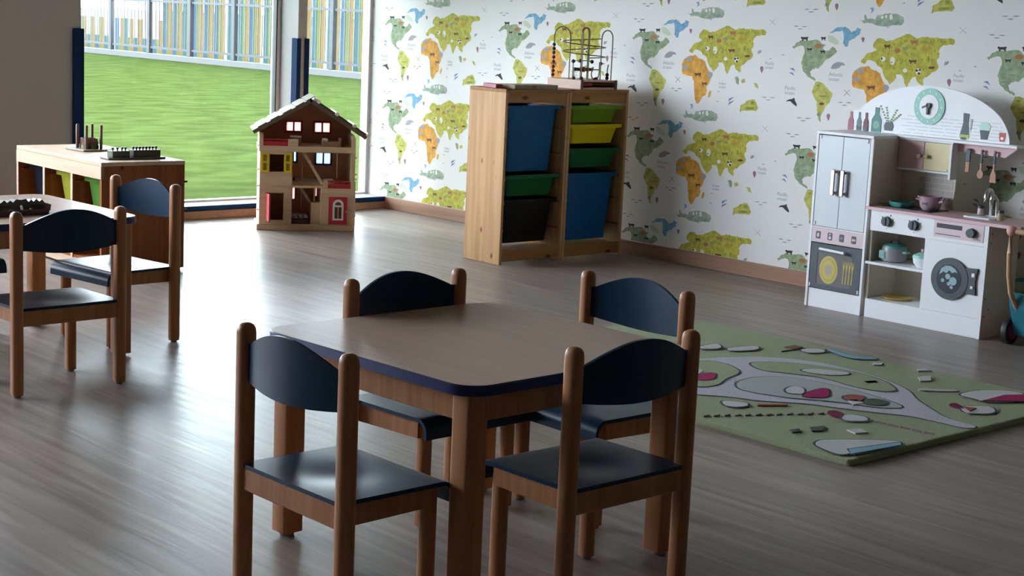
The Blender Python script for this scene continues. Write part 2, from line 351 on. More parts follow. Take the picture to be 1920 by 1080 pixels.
PRINT=[
(3,0,[-.55,-.155,-.519,-.131,-.495,-.12,-.425,-.117,-.38,-.117,-.358,-.134,-.338,-.137,-.354,-.152,-.338,-.169,-.316,-.164,-.294,-.143,-.265,-.164,-.285,-.186,-.312,-.204,-.34,-.221,-.358,-.242,-.372,-.258,-.411,-.263,-.425,-.277,-.418,-.297,-.387,-.311,-.388,-.322,-.412,-.313,-.438,-.302,-.46,-.283,-.477,-.26,-.485,-.232,-.477,-.204,-.468,-.171,-.477,-.149,-.503,-.149,-.539,-.166]),
(11,0,[-.333,-.092,-.314,-.085,-.289,-.094,-.254,-.12,-.261,-.13,-.28,-.135,-.295,-.126,-.32,-.121]),
(0,0,[-.324,-.081,-.297,-.061,-.269,-.046,-.226,-.042,-.205,-.051,-.185,-.068,-.164,-.06,-.154,-.044,-.129,-.049,-.136,-.074,-.167,-.099,-.195,-.11,-.202,-.139,-.216,-.142,-.232,-.125,-.231,-.09,-.238,-.062,-.262,-.067,-.295,-.074]),
(9,0,[-.385,-.325,-.364,-.322,-.332,-.334,-.304,-.355,-.271,-.375,-.279,-.4,-.288,-.424,-.312,-.444,-.321,-.468,-.335,-.492,-.333,-.527,-.349,-.516,-.359,-.486,-.365,-.448,-.367,-.425,-.39,-.399,-.402,-.373,-.394,-.349]),
(10,0,[-.069,-.229,-.099,-.233,-.143,-.252,-.161,-.279,-.161,-.309,-.151,-.339,-.115,-.345,-.084,-.347,-.07,-.368,-.065,-.398,-.058,-.443,-.051,-.473,-.042,-.491,-.029,-.492,-.005,-.458,.023,-.438,.029,-.415,.025,-.393,.042,-.369,.057,-.339,.06,-.32,.04,-.315,.018,-.288,.006,-.259,-.017,-.249,-.037,-.248]),
(16,0,[-.113,-.215,-.116,-.205,-.092,-.177,-.065,-.162,-.037,-.154,-.025,-.143,-.042,-.14,-.051,-.134,-.049,-.114,-.03,-.094,-.01,-.089,.019,-.101,.047,-.098,.078,-.09,.105,-.079,.132,-.066,.159,-.063,.18,-.074,.2,-.083,.227,-.074,.258,-.071,.277,-.077,.304,-.074,.339,-.078,.373,-.076,.407,-.08,.412,-.091,.406,-.104,.376,-.105,.353,-.108,.332,-.124,.326,-.14,.347,-.159,.333,-.166,.319,-.18,.333,-.209,.324,-.229,.298,-.24,.277,-.261,.251,-.276,.259,-.299,.25,-.307,.226,-.294,.209,-.265,.192,-.269,.181,-.283,.169,-.316,.161,-.318,.143,-.279,.127,-.26,.095,-.262,.101,-.278,.083,-.296,.064,-.311,.046,-.291,.023,-.262,.012,-.239,-.018,-.224,-.031,-.208,-.057,-.199,-.081,-.203,-.092,-.221]),
(9,0,[.267,-.517,.27,-.48,.298,-.467,.32,-.451,.348,-.442,.366,-.441,.382,-.465,.394,-.486,.381,-.502,.348,-.5,.306,-.504]),
(3,0,[.219,-.333,.238,-.328,.249,-.342,.247,-.372,.232,-.365]),
(9,0,[.263,-.345,.286,-.336,.293,-.354,.27,-.363]),
(9,0,[.349,-.354,.373,-.357,.387,-.383,.365,-.379]),
(10,0,[.04,-.452,.042,-.425,.056,-.413,.06,-.428,.052,-.451]),
(4,0,[.365,-.187,.388,-.181,.385,-.196,.363,-.204]),
(13,0,[-.146,-.004,-.115,-.006,-.114,.023,-.096,.001,-.053,-.001,-.04,.022,.005,.03,.058,.031,.112,.017,.118,-.002,.108,-.021,.041,-.029,-.051,-.026,-.113,-.022]),
(0,0,[-.086,.054,-.067,.059,-.062,.043,-.079,.027,-.075,.043]),
(15,1,[-.018,.012,-.015,.021,-.006,.021,-.002,.012,-.005,.003,-.014,.003]),
(15,1,[.006,.016,.008,.025,.016,.025,.019,.017,.017,.008,.009,.008]),
(15,1,[.031,.015,.034,.029,.045,.029,.051,.015,.048,.001,.036,.001]),
(14,1,[.06,-.022,.084,-.003,.092,-.009,.071,-.025]),
(4,0,[-.3,-.255,-.285,-.23,-.257,-.217,-.218,-.221,-.208,-.234,-.232,-.233,-.245,-.248,-.268,-.255]),
(2,0,[-.568,-.44,-.549,-.426,-.526,-.423,-.511,-.414,-.509,-.428,-.495,-.444,-.491,-.46,-.516,-.449,-.538,-.433]),
(5,0,[-.558,-.267,-.533,-.263,-.517,-.283,-.532,-.275]),
(5,0,[-.559,-.289,-.536,-.286,-.523,-.304,-.54,-.295]),
(5,0,[.188,-.449,.224,-.437,.21,-.449,.185,-.466]),
(5,0,[.192,-.467,.226,-.456,.212,-.468,.184,-.485]),
(7,0,[-.125,-.097,-.12,-.089,-.109,-.089,-.103,-.096,-.11,-.115,-.114,-.115]),
(7,0,[.385,-.277,.39,-.266,.403,-.265,.41,-.276,.402,-.301,.399,-.302]),
(7,0,[-.301,-.493,-.295,-.482,-.283,-.481,-.276,-.491,-.284,-.516,-.288,-.517]),
(2,1,[-.499,-.106,-.493,-.1,-.487,-.104,-.462,-.102,-.45,-.1,-.451,-.106,-.454,-.11,-.454,-.123,-.46,-.123,-.463,-.115,-.481,-.115,-.482,-.124,-.488,-.125,-.49,-.113,-.496,-.111]),
(2,1,[-.372,-.101,-.368,-.096,-.364,-.099,-.348,-.098,-.34,-.096,-.34,-.102,-.342,-.105,-.342,-.117,-.346,-.117,-.348,-.109,-.36,-.11,-.36,-.118,-.364,-.118,-.366,-.108,-.369,-.105]),
(12,1,[-.407,-.145,-.398,-.135,-.384,-.131,-.366,-.135,-.358,-.143,-.367,-.154,-.386,-.157,-.401,-.153]),
(2,1,[-.455,-.161,-.451,-.157,-.446,-.16,-.43,-.158,-.421,-.157,-.421,-.161,-.424,-.164,-.424,-.172,-.428,-.172,-.43,-.167,-.443,-.167,-.443,-.173,-.448,-.173,-.449,-.166,-.453,-.164]),
(2,1,[-.371,-.168,-.367,-.164,-.363,-.167,-.345,-.165,-.337,-.164,-.337,-.169,-.34,-.172,-.339,-.182,-.344,-.182,-.346,-.175,-.359,-.176,-.359,-.183,-.364,-.183,-.365,-.174,-.369,-.172]),
(14,1,[-.437,-.204,-.432,-.199,-.425,-.197,-.416,-.199,-.412,-.203,-.416,-.208,-.426,-.209,-.434,-.207]),
(14,1,[-.462,-.263,-.455,-.26,-.444,-.258,-.432,-.259,-.426,-.261,-.433,-.265,-.447,-.267,-.458,-.266]),
(14,1,[-.434,-.231,-.426,-.228,-.412,-.227,-.396,-.227,-.389,-.228,-.398,-.231,-.416,-.233,-.43,-.232]),
(4,1,[-.143,-.256,-.133,-.246,-.116,-.243,-.097,-.245,-.088,-.253,-.098,-.263,-.12,-.266,-.136,-.263]),
(4,1,[-.16,-.299,-.151,-.29,-.137,-.287,-.12,-.289,-.112,-.297,-.121,-.306,-.14,-.31,-.155,-.306]),
(1,1,[-.069,-.33,-.063,-.325,-.056,-.328,-.031,-.325,-.018,-.323,-.018,-.329,-.022,-.332,-.022,-.344,-.028,-.344,-.031,-.336,-.051,-.338,-.052,-.346,-.058,-.346,-.06,-.336,-.066,-.334]),
(4,1,[.025,-.331,.032,-.317,.043,-.313,.057,-.317,.064,-.328,.058,-.342,.042,-.346,.03,-.34]),
(1,1,[.013,-.124,.017,-.119,.023,-.122,.042,-.12,.051,-.119,.051,-.125,.048,-.128,.049,-.14,.044,-.141,.042,-.132,.027,-.133,.027,-.141,.022,-.142,.02,-.131,.016,-.129]),
(12,1,[.076,-.147,.082,-.137,.093,-.134,.106,-.137,.112,-.146,.106,-.155,.092,-.159,.08,-.154]),
(12,1,[.162,-.096,.167,-.09,.174,-.094,.196,-.092,.207,-.09,.207,-.097,.204,-.102,.204,-.117,.199,-.117,.196,-.107,.179,-.108,.178,-.118,.173,-.118,.171,-.105,.165,-.102]),
(10,1,[.222,-.121,.228,-.116,.235,-.119,.262,-.117,.276,-.115,.275,-.121,.271,-.124,.271,-.135,.265,-.135,.262,-.128,.241,-.128,.24,-.136,.233,-.136,.231,-.127,.225,-.125]),
(1,1,[.162,-.19,.167,-.185,.174,-.188,.197,-.186,.209,-.184,.208,-.19,.205,-.193,.205,-.204,.199,-.204,.197,-.197,.179,-.198,.178,-.205,.172,-.206,.17,-.196,.165,-.194]),
(15,1,[-.002,-.191,.003,-.181,.013,-.178,.024,-.181,.03,-.189,.024,-.199,.012,-.202,.002,-.198]),
(15,1,[.055,-.197,.059,-.18,.068,-.176,.08,-.181,.086,-.195,.081,-.212,.069,-.217,.059,-.209]),
(15,1,[.207,-.242,.211,-.228,.221,-.225,.232,-.229,.238,-.24,.233,-.254,.221,-.258,.211,-.252]),
(1,1,[.276,-.219,.284,-.213,.295,-.211,.309,-.212,.315,-.217,.308,-.223,.292,-.225,.281,-.223]),
(14,1,[.12,-.129,.124,-.126,.129,-.128,.145,-.126,.154,-.125,.153,-.129,.151,-.132,.151,-.14,.147,-.14,.145,-.135,.132,-.135,.132,-.141,.128,-.141,.126,-.134,.122,-.132]),
(15,1,[.133,-.24,.138,-.231,.146,-.229,.156,-.231,.161,-.239,.156,-.248,.145,-.25,.137,-.247]),
(8,1,[.268,-.178,.269,-.166,.273,-.163,.277,-.167,.28,-.177,.279,-.189,.274,-.192,.27,-.186]),
(15,1,[.33,-.158,.333,-.149,.339,-.146,.347,-.149,.351,-.157,.348,-.166,.339,-.169,.333,-.165]),
(1,1,[-.353,-.435,-.346,-.429,-.336,-.427,-.324,-.428,-.319,-.433,-.325,-.439,-.338,-.441,-.349,-.439]),
(14,1,[-.361,-.49,-.357,-.481,-.35,-.478,-.342,-.481,-.338,-.488,-.342,-.498,-.351,-.501,-.358,-.497]),
(1,1,[-.011,-.377,-.007,-.373,-.002,-.376,.018,-.373,.028,-.372,.027,-.377,.025,-.38,.025,-.389,.02,-.389,.018,-.383,.003,-.384,.002,-.39,-.003,-.391,-.005,-.382,-.009,-.381]),
(8,1,[.339,-.456,.342,-.451,.345,-.455,.357,-.452,.362,-.451,.363,-.457,.361,-.461,.362,-.474,.359,-.474,.357,-.465,.348,-.466,.348,-.475,.345,-.475,.344,-.464,.341,-.461]),
(8,1,[.305,-.493,.317,-.486,.337,-.483,.36,-.483,.37,-.488,.358,-.495,.332,-.498,.312,-.496]),
(8,1,[-.378,-.344,-.373,-.341,-.365,-.34,-.356,-.34,-.352,-.343,-.357,-.346,-.367,-.348,-.375,-.346]),
(8,1,[-.358,-.397,-.348,-.393,-.332,-.392,-.314,-.392,-.306,-.394,-.316,-.398,-.337,-.4,-.353,-.399]),
(2,2,[.206,-.236,.209,-.231,.213,-.23,.219,-.231,.222,-.235,.219,-.24,.213,-.242,.208,-.24]),
(2,2,[.223,-.233,.226,-.229,.23,-.227,.235,-.229,.237,-.232,.235,-.236,.229,-.237,.225,-.236]),
(2,2,[.219,-.25,.222,-.244,.226,-.243,.232,-.244,.235,-.249,.232,-.254,.226,-.256,.221,-.253]),
(2,2,[.001,-.189,.003,-.184,.006,-.182,.01,-.184,.012,-.189,.01,-.194,.006,-.196,.003,-.193]),
(2,2,[.06,-.204,.062,-.202,.065,-.201,.07,-.202,.072,-.203,.069,-.205,.065,-.206,.061,-.205]),
(8,1,[.128,-.1,.128,-.094,.13,-.092,.133,-.094,.135,-.099,.134,-.105,.131,-.107,.129,-.104]),
(8,1,[.137,-.098,.138,-.092,.14,-.09,.143,-.092,.144,-.097,.144,-.103,.141,-.105,.138,-.102]),
(8,1,[.222,-.099,.223,-.093,.225,-.092,.227,-.094,.229,-.099,.228,-.104,.225,-.106,.223,-.103]),
(8,1,[.232,-.099,.232,-.093,.234,-.091,.237,-.093,.239,-.098,.238,-.104,.235,-.106,.233,-.103]),
(8,1,[.243,-.1,.244,-.094,.246,-.092,.249,-.094,.25,-.099,.25,-.105,.247,-.107,.245,-.104]),
(8,1,[.255,-.101,.256,-.095,.258,-.093,.261,-.096,.262,-.101,.261,-.106,.259,-.108,.256,-.105]),
(8,1,[.267,-.104,.268,-.098,.27,-.096,.272,-.098,.274,-.103,.273,-.109,.271,-.111,.268,-.108]),
(8,1,[.178,-.132,.179,-.126,.181,-.125,.184,-.127,.185,-.132,.184,-.138,.182,-.139,.179,-.137]),
(8,1,[.186,-.132,.187,-.126,.189,-.124,.192,-.127,.193,-.132,.192,-.137,.19,-.139,.187,-.136]),
(8,1,[.194,-.133,.195,-.127,.197,-.126,.2,-.128,.201,-.133,.2,-.139,.198,-.14,.195,-.137]),
(8,1,[.303,-.138,.304,-.132,.306,-.131,.309,-.133,.31,-.138,.309,-.144,.307,-.145,.304,-.142]),
(8,1,[.008,-.152,.009,-.146,.011,-.144,.014,-.146,.016,-.151,.015,-.157,.012,-.159,.01,-.156]),
(8,1,[.038,-.164,.039,-.158,.041,-.156,.044,-.158,.045,-.163,.044,-.169,.042,-.171,.039,-.168]),
(8,1,[.069,-.115,.07,-.109,.072,-.108,.075,-.11,.077,-.115,.076,-.121,.073,-.123,.071,-.12]),
(8,1,[.108,-.184,.109,-.178,.111,-.176,.114,-.178,.115,-.183,.114,-.189,.112,-.191,.109,-.188]),
(8,1,[.125,-.19,.126,-.184,.128,-.182,.13,-.184,.132,-.189,.131,-.195,.128,-.197,.126,-.194]),
(8,1,[.141,-.192,.142,-.186,.144,-.185,.146,-.187,.148,-.192,.147,-.198,.144,-.199,.142,-.197]),
(8,1,[.087,-.208,.087,-.202,.089,-.201,.092,-.203,.094,-.208,.093,-.214,.09,-.216,.088,-.213]),
(8,1,[.114,-.207,.115,-.201,.117,-.199,.12,-.201,.122,-.207,.121,-.212,.118,-.214,.116,-.211]),
(8,1,[.029,-.201,.03,-.195,.032,-.194,.035,-.196,.037,-.201,.036,-.207,.033,-.208,.031,-.206]),
(8,1,[.081,-.232,.082,-.226,.084,-.225,.087,-.227,.088,-.232,.087,-.238,.085,-.239,.082,-.237]),
(8,1,[.146,-.162,.147,-.156,.149,-.155,.151,-.157,.153,-.162,.152,-.168,.149,-.169,.147,-.166]),
(8,1,[.173,-.159,.174,-.153,.176,-.152,.179,-.154,.18,-.159,.179,-.165,.177,-.166,.174,-.163]),
(8,1,[.276,-.097,.277,-.091,.279,-.089,.281,-.091,.283,-.096,.282,-.102,.279,-.104,.277,-.101]),
(8,1,[.291,-.089,.291,-.084,.293,-.082,.296,-.084,.298,-.089,.297,-.095,.294,-.097,.292,-.094]),
(8,1,[.314,-.089,.314,-.083,.316,-.081,.319,-.083,.32,-.088,.32,-.094,.317,-.096,.315,-.093]),
(8,1,[.356,-.093,.357,-.088,.359,-.086,.361,-.088,.363,-.093,.362,-.099,.36,-.1,.357,-.098]),
(8,1,[.234,-.184,.235,-.178,.237,-.177,.24,-.179,.241,-.184,.241,-.19,.238,-.191,.236,-.188]),
(8,1,[.228,-.198,.229,-.192,.231,-.19,.233,-.192,.235,-.197,.234,-.203,.232,-.205,.229,-.202]),
(8,1,[.093,-.191,.094,-.185,.096,-.184,.098,-.186,.1,-.191,.099,-.197,.096,-.198,.094,-.196]),
(8,1,[.055,-.133,.056,-.127,.058,-.125,.061,-.127,.062,-.132,.061,-.138,.059,-.14,.056,-.137]),
(8,1,[.007,-.223,.008,-.217,.01,-.215,.013,-.217,.014,-.222,.014,-.228,.011,-.23,.008,-.227]),
(8,1,[.056,-.223,.057,-.217,.059,-.216,.062,-.218,.063,-.223,.062,-.229,.06,-.231,.057,-.228]),
(8,1,[.292,-.181,.293,-.175,.295,-.174,.298,-.176,.299,-.181,.298,-.187,.296,-.188,.293,-.186]),
(8,1,[.247,-.23,.248,-.224,.25,-.222,.252,-.224,.254,-.229,.253,-.235,.25,-.237,.248,-.234]),
(8,1,[.184,-.233,.185,-.227,.187,-.226,.19,-.228,.192,-.233,.191,-.239,.188,-.24,.186,-.238]),
(8,1,[.333,-.091,.334,-.085,.336,-.084,.338,-.086,.34,-.091,.339,-.096,.336,-.098,.334,-.095]),
(6,0,[-.552,-.05,-.534,-.046,-.514,-.049,-.533,-.053]),
(6,0,[-.501,-.05,-.48,-.047,-.459,-.049,-.48,-.053]),
(6,0,[-.526,-.063,-.507,-.06,-.488,-.062,-.506,-.066]),
(6,0,[-.238,-.42,-.22,-.416,-.202,-.417,-.22,-.422]),
(6,0,[-.19,-.418,-.169,-.414,-.149,-.416,-.169,-.421]),
(6,0,[-.213,-.432,-.195,-.428,-.176,-.43,-.194,-.435]),
(6,0,[.409,-.427,.428,-.423,.447,-.424,.429,-.429]),
(6,0,[.46,-.425,.481,-.422,.503,-.423,.482,-.427]),
(6,0,[.436,-.439,.455,-.436,.474,-.437,.455,-.441]),
(6,0,[-.493,-.517,-.473,-.513,-.453,-.515,-.472,-.519]),
(6,0,[-.439,-.516,-.417,-.511,-.394,-.512,-.416,-.518]),
(6,0,[-.465,-.53,-.445,-.525,-.425,-.527,-.444,-.532]),
(6,0,[-.616,-.2,-.606,-.197,-.596,-.199,-.606,-.203]),
(6,0,[.1,-.47,.109,-.467,.118,-.469,.11,-.473]),
(6,0,[.103,-.416,.112,-.413,.121,-.415,.112,-.419]),
(6,0,[.441,-.224,.452,-.221,.463,-.223,.452,-.226]),
(6,0,[.017,-.035,.027,-.033,.038,-.035,.028,-.038]),
(6,0,[.427,-.021,.427,-.019,.469,-.048,.469,-.051]),
(6,0,[.43,-.052,.43,-.05,.466,-.018,.466,-.02]),
(12,0,[-.205,-.356,-.205,-.353,-.166,-.381,-.166,-.384]),
(12,0,[-.202,-.386,-.203,-.383,-.169,-.351,-.169,-.354]),
]
PRINT_TEXT=[('Atlantic\nocean', (-0.304, -0.291), 0.022), ('Pacific\nocean', (-0.578, -0.377), 0.022), ('Pacific\nocean', (0.419, -0.256), 0.019), ('Indian\nocean', (0.111, -0.378), 0.017)]
RUG=[
('road',0,[-1.99,-4.548,-1.882,-4.579,-1.731,-4.654,-1.646,-4.751,-1.597,-4.874,-1.599,-5.031,-1.633,-5.185,-1.712,-5.346,-1.814,-5.442,-1.89,-5.547,-1.977,-5.675,-1.98,-5.795,-2.016,-5.81,-2.046,-5.787,-2.045,-5.685,-2.057,-5.588,-2.118,-5.496,-2.185,-5.363,-2.234,-5.258,-2.344,-5.152,-2.387,-5.049,-2.463,-4.963,-2.526,-4.906,-2.443,-4.778,-2.277,-4.626,-2.091,-4.535]),
('turf',1,[-1.861,-4.694,-1.714,-4.804,-1.665,-4.925,-1.633,-5.055,-1.666,-5.208,-1.764,-5.334,-1.83,-5.313,-1.856,-5.217,-1.827,-5.047,-1.877,-4.931,-1.942,-4.826]),
('mist',1,[-2.187,-4.912,-2.049,-4.892,-1.938,-4.958,-1.905,-5.105,-1.911,-5.304,-1.966,-5.518,-2.063,-5.458,-2.117,-5.312,-2.214,-5.194,-2.263,-5.067,-2.265,-4.987]),
('turf',1,[-2.159,-4.608,-2.037,-4.59,-1.968,-4.608,-1.97,-4.698,-2.033,-4.815,-2.18,-4.854,-2.287,-4.913,-2.384,-4.894,-2.366,-4.783]),
('white',2,[-2.132,-5.096,-2.058,-5.073,-2.048,-5.12,-2.134,-5.186,-2.172,-5.143]),
('magenta',2,[-2.125,-5.179,-2.089,-5.171,-1.977,-5.159,-1.998,-5.194,-2.096,-5.268,-2.176,-5.218]),
('magenta',2,[-2.219,-4.755,-2.176,-4.755,-2.137,-4.774,-2.231,-4.845,-2.304,-4.829]),
('white',2,[-2.218,-4.704,-2.14,-4.685,-2.151,-4.722,-2.219,-4.755]),
('white',2,[-1.806,-4.907,-1.729,-4.931,-1.671,-5.032,-1.695,-5.07,-1.775,-5.048,-1.816,-4.967]),
('rust',2,[-2.039,-5.283,-1.975,-5.284,-1.962,-5.331,-2.055,-5.369,-2.074,-5.327]),
('white',2,[-2.07,-5.329,-2.035,-5.336,-2.055,-5.388,-2.109,-5.381]),
('moss',2,[-2.012,-5.358,-1.956,-5.373,-1.961,-5.428,-2.029,-5.453,-2.068,-5.406]),
('maroon',1,[-2.274,-5.387,-2.232,-5.388,-2.238,-5.439,-2.299,-5.478,-2.311,-5.446]),
('white',1,[-2.278,-5.449,-2.225,-5.465,-2.218,-5.523,-2.268,-5.554,-2.329,-5.505]),
('maroon',1,[-1.801,-5.565,-1.746,-5.561,-1.77,-5.603,-1.801,-5.64,-1.814,-5.613]),
('white',1,[-1.792,-5.608,-1.721,-5.634,-1.686,-5.674,-1.733,-5.72,-1.792,-5.73,-1.859,-5.677]),
('rust',2,[-1.784,-5.621,-1.76,-5.658,-1.822,-5.671]),
('white',1,[-1.621,-5.49,-1.493,-5.492,-1.396,-5.551,-1.376,-5.625,-1.504,-5.7,-1.644,-5.613,-1.62,-5.562]),
('magenta',2,[-1.632,-5.605,-1.472,-5.606,-1.399,-5.639,-1.504,-5.7]),
('white',1,[-2.651,-5.628,-2.596,-5.616,-2.391,-5.764,-2.431,-5.804,-2.622,-5.77,-2.729,-5.774,-2.681,-5.655]),
('sky',2,[-2.635,-5.746,-2.415,-5.789,-2.442,-5.809,-2.677,-5.785]),
('white',1,[-1.802,-4.394,-1.684,-4.387,-1.717,-4.444,-1.77,-4.472,-1.834,-4.435]),
('white',1,[-1.732,-4.474,-1.616,-4.492,-1.567,-4.52,-1.639,-4.568,-1.756,-4.529]),
('brown',1,[-1.487,-4.587,-1.416,-4.582,-1.42,-4.63,-1.479,-4.631]),
('white',1,[-1.484,-4.658,-1.414,-4.659,-1.382,-4.712,-1.427,-4.746,-1.494,-4.721]),
('sky',1,[-1.364,-4.698,-1.352,-4.745,-1.384,-4.843,-1.315,-4.932,-1.352,-4.948,-1.43,-4.888,-1.414,-4.801]),
('moss',1,[-1.525,-4.634,-1.43,-4.649,-1.571,-4.637]),
('white',1,[-2.466,-5.076,-2.41,-5.148,-2.442,-5.184,-2.493,-5.178,-2.515,-5.138]),
('rust',1,[-2.397,-5.186,-2.303,-5.245,-2.319,-5.257,-2.413,-5.199]),
('white',1,[-1.367,-5.147,-1.306,-5.161,-1.341,-5.194,-1.395,-5.171]),
('white',1,[-1.485,-5.231,-1.426,-5.25,-1.501,-5.3,-1.545,-5.281]),
('white',1,[-1.667,-5.353,-1.587,-5.422,-1.544,-5.469,-1.613,-5.439,-1.692,-5.37]),
('white',1,[-1.747,-5.167,-1.697,-5.181,-1.714,-5.212,-1.764,-5.199]),
('white',1,[-1.433,-4.984,-1.383,-5.0,-1.427,-5.021,-1.451,-5.002]),
('moss',1,[-2.593,-5.482,-2.549,-5.484,-2.578,-5.515,-2.61,-5.504]),
('moss',1,[-2.506,-5.495,-2.444,-5.51,-2.503,-5.546,-2.539,-5.529]),
('white',1,[-2.422,-5.582,-2.371,-5.597,-2.39,-5.645,-2.437,-5.628]),
('mauve',1,[-2.689,-5.19,-2.661,-5.191,-2.666,-5.198,-2.695,-5.197]),
('mauve',1,[-2.656,-5.208,-2.627,-5.208,-2.633,-5.215,-2.662,-5.215]),
('mauve',1,[-2.623,-5.226,-2.594,-5.226,-2.6,-5.233,-2.628,-5.232]),
('mauve',1,[-2.589,-5.243,-2.56,-5.244,-2.566,-5.251,-2.595,-5.25]),
('mauve',1,[-2.556,-5.261,-2.527,-5.261,-2.533,-5.268,-2.562,-5.268]),
('mauve',1,[-2.522,-5.279,-2.493,-5.279,-2.499,-5.286,-2.528,-5.285]),
('mauve',1,[-2.489,-5.296,-2.459,-5.297,-2.465,-5.304,-2.495,-5.303]),
('mauve',1,[-2.455,-5.314,-2.425,-5.315,-2.431,-5.322,-2.461,-5.321]),
('mauve',1,[-2.421,-5.332,-2.391,-5.333,-2.397,-5.34,-2.427,-5.339]),
('mauve',1,[-2.387,-5.35,-2.357,-5.351,-2.363,-5.358,-2.393,-5.357]),
('mauve',1,[-2.353,-5.368,-2.322,-5.369,-2.329,-5.376,-2.359,-5.375]),
('mauve',1,[-2.318,-5.386,-2.288,-5.387,-2.294,-5.394,-2.325,-5.393]),
('mauve',1,[-2.231,-5.567,-2.227,-5.604,-2.238,-5.611,-2.242,-5.574]),
('mauve',1,[-2.225,-5.612,-2.222,-5.648,-2.233,-5.655,-2.237,-5.618]),
('mauve',1,[-2.221,-5.656,-2.217,-5.692,-2.228,-5.699,-2.232,-5.662]),
('mauve',1,[-2.216,-5.7,-2.212,-5.735,-2.223,-5.742,-2.227,-5.706]),
('mauve',1,[-2.211,-5.743,-2.207,-5.778,-2.218,-5.784,-2.222,-5.749]),
]
PC = {'blue': (0.22, 0.47, 0.66), 'brown': (0.16, 0.07, 0.03), 'dark': (0.045, 0.04, 0.045), 'green': (0.35, 0.45, 0.26), 'grey': (0.34, 0.34, 0.37), 'indigo': (0.22, 0.25, 0.46), 'ink': (0.34, 0.33, 0.36), 'mauve': (0.34, 0.17, 0.22), 'moss': (0.26, 0.30, 0.03), 'olive': (0.58, 0.56, 0.13), 'orange': (0.80, 0.40, 0.06), 'pale': (0.58, 0.66, 0.50), 'rust': (0.42, 0.17, 0.07), 'sage': (0.40, 0.50, 0.38), 'slate': (0.24, 0.27, 0.25), 'white': (0.80, 0.78, 0.70), 'yellow': (0.56, 0.53, 0.07)}
PM = [mat('print_' + c, PC[c], 0.7, 0.3, var=.32 if c in ('green', 'yellow', 'olive', 'orange', 'blue', 'sage') else 0, scale=34) for c in PRINT_COLOURS]
def text_mesh(s, size):
    cu = bpy.data.curves.new('lettering', 'FONT'); cu.body = s; cu.size = size; cu.resolution_u = 2; cu.space_line = .85
    o = bpy.data.objects.new('lettering', cu); COL.objects.link(o)
    me = bpy.data.meshes.new_from_object(o.evaluated_get(bpy.context.evaluated_depsgraph_get()))
    bpy.data.objects.remove(o); bpy.data.curves.remove(cu)
    return me
def smooth_poly(p, it=1):
    for _ in range(it):
        q = []
        for (a, b), (c, d) in zip(p, p[1:] + p[:1]): q += [(a * .78 + c * .22, b * .78 + d * .22), (a * .22 + c * .78, b * .22 + d * .78)]
        p = q
    return p
def coast(p):
    rr = random.Random(len(p))
    for amp in (.11, .12):
        q = []
        for (a, b), (c, d) in zip(p, p[1:] + p[:1]):
            k = rr.uniform(-amp, amp); q += [(a, b), ((a + c) / 2 - (d - b) * k, (b + d) / 2 + (c - a) * k)]
        p = q
    return p
def map_bm():
    mb = MB()
    for ci, lay, fl in PRINT:
        pts = list(zip(fl[0::2], fl[1::2])); mb.mi = ci
        if len(pts) >= 10 and lay == 0: pts = coast(pts)
        elif len(pts) >= 6: pts = smooth_poly(pts)
        mb.flat(pts, lambda u, v: (-.0006 - .0005 * lay, -u, v))
    ink = PRINT_COLOURS.index('ink')
    for s, (u, v), h in PRINT_TEXT:
        me = text_mesh(s, abs(h) * 1.25)
        base = len(mb.bm.verts); mb.bm.from_mesh(me); mb.bm.verts.ensure_lookup_table()
        vs = mb.bm.verts[base:]
        for q in vs: x, y_, _ = q.co; q.co = (-.0006, -(u + x), v + y_)
        for f in {f for q in vs for f in q.link_faces}: f.material_index = ink
        bpy.data.meshes.remove(me)
    return mb
PY, PZ = 1.1375, 0.5535
full = map_bm().mesh('wallpaper_map_print', PM)
for k in range(-1, 9):
    for row in range(-3, 3):
        yw, zw = -.4905 - PY * k, 1.385 - PZ * row
        clip = row in (-3, 2) or k in (-1, 0, 8)
        me = full
        if clip:
            mb = map_bm()
            for no, co in (((0, 0, -1), (0, 0, .081 - zw)), ((0, 1, 0), (0, .199 - yw, 0)), ((0, 0, 1), (0, 0, 2.895 - zw)), ((0, -1, 0), (0, -10.48 - yw, 0))):
                bmesh.ops.bisect_plane(mb.bm, geom=mb.bm.verts[:] + mb.bm.edges[:] + mb.bm.faces[:], plane_co=co, plane_no=no, clear_outer=True)
            if not mb.bm.faces: mb.bm.free(); continue
            me = mb.mesh('wallpaper_map_print', PM)
        link('wallpaper_map_print', me, WALLR, (0, yw, zw))

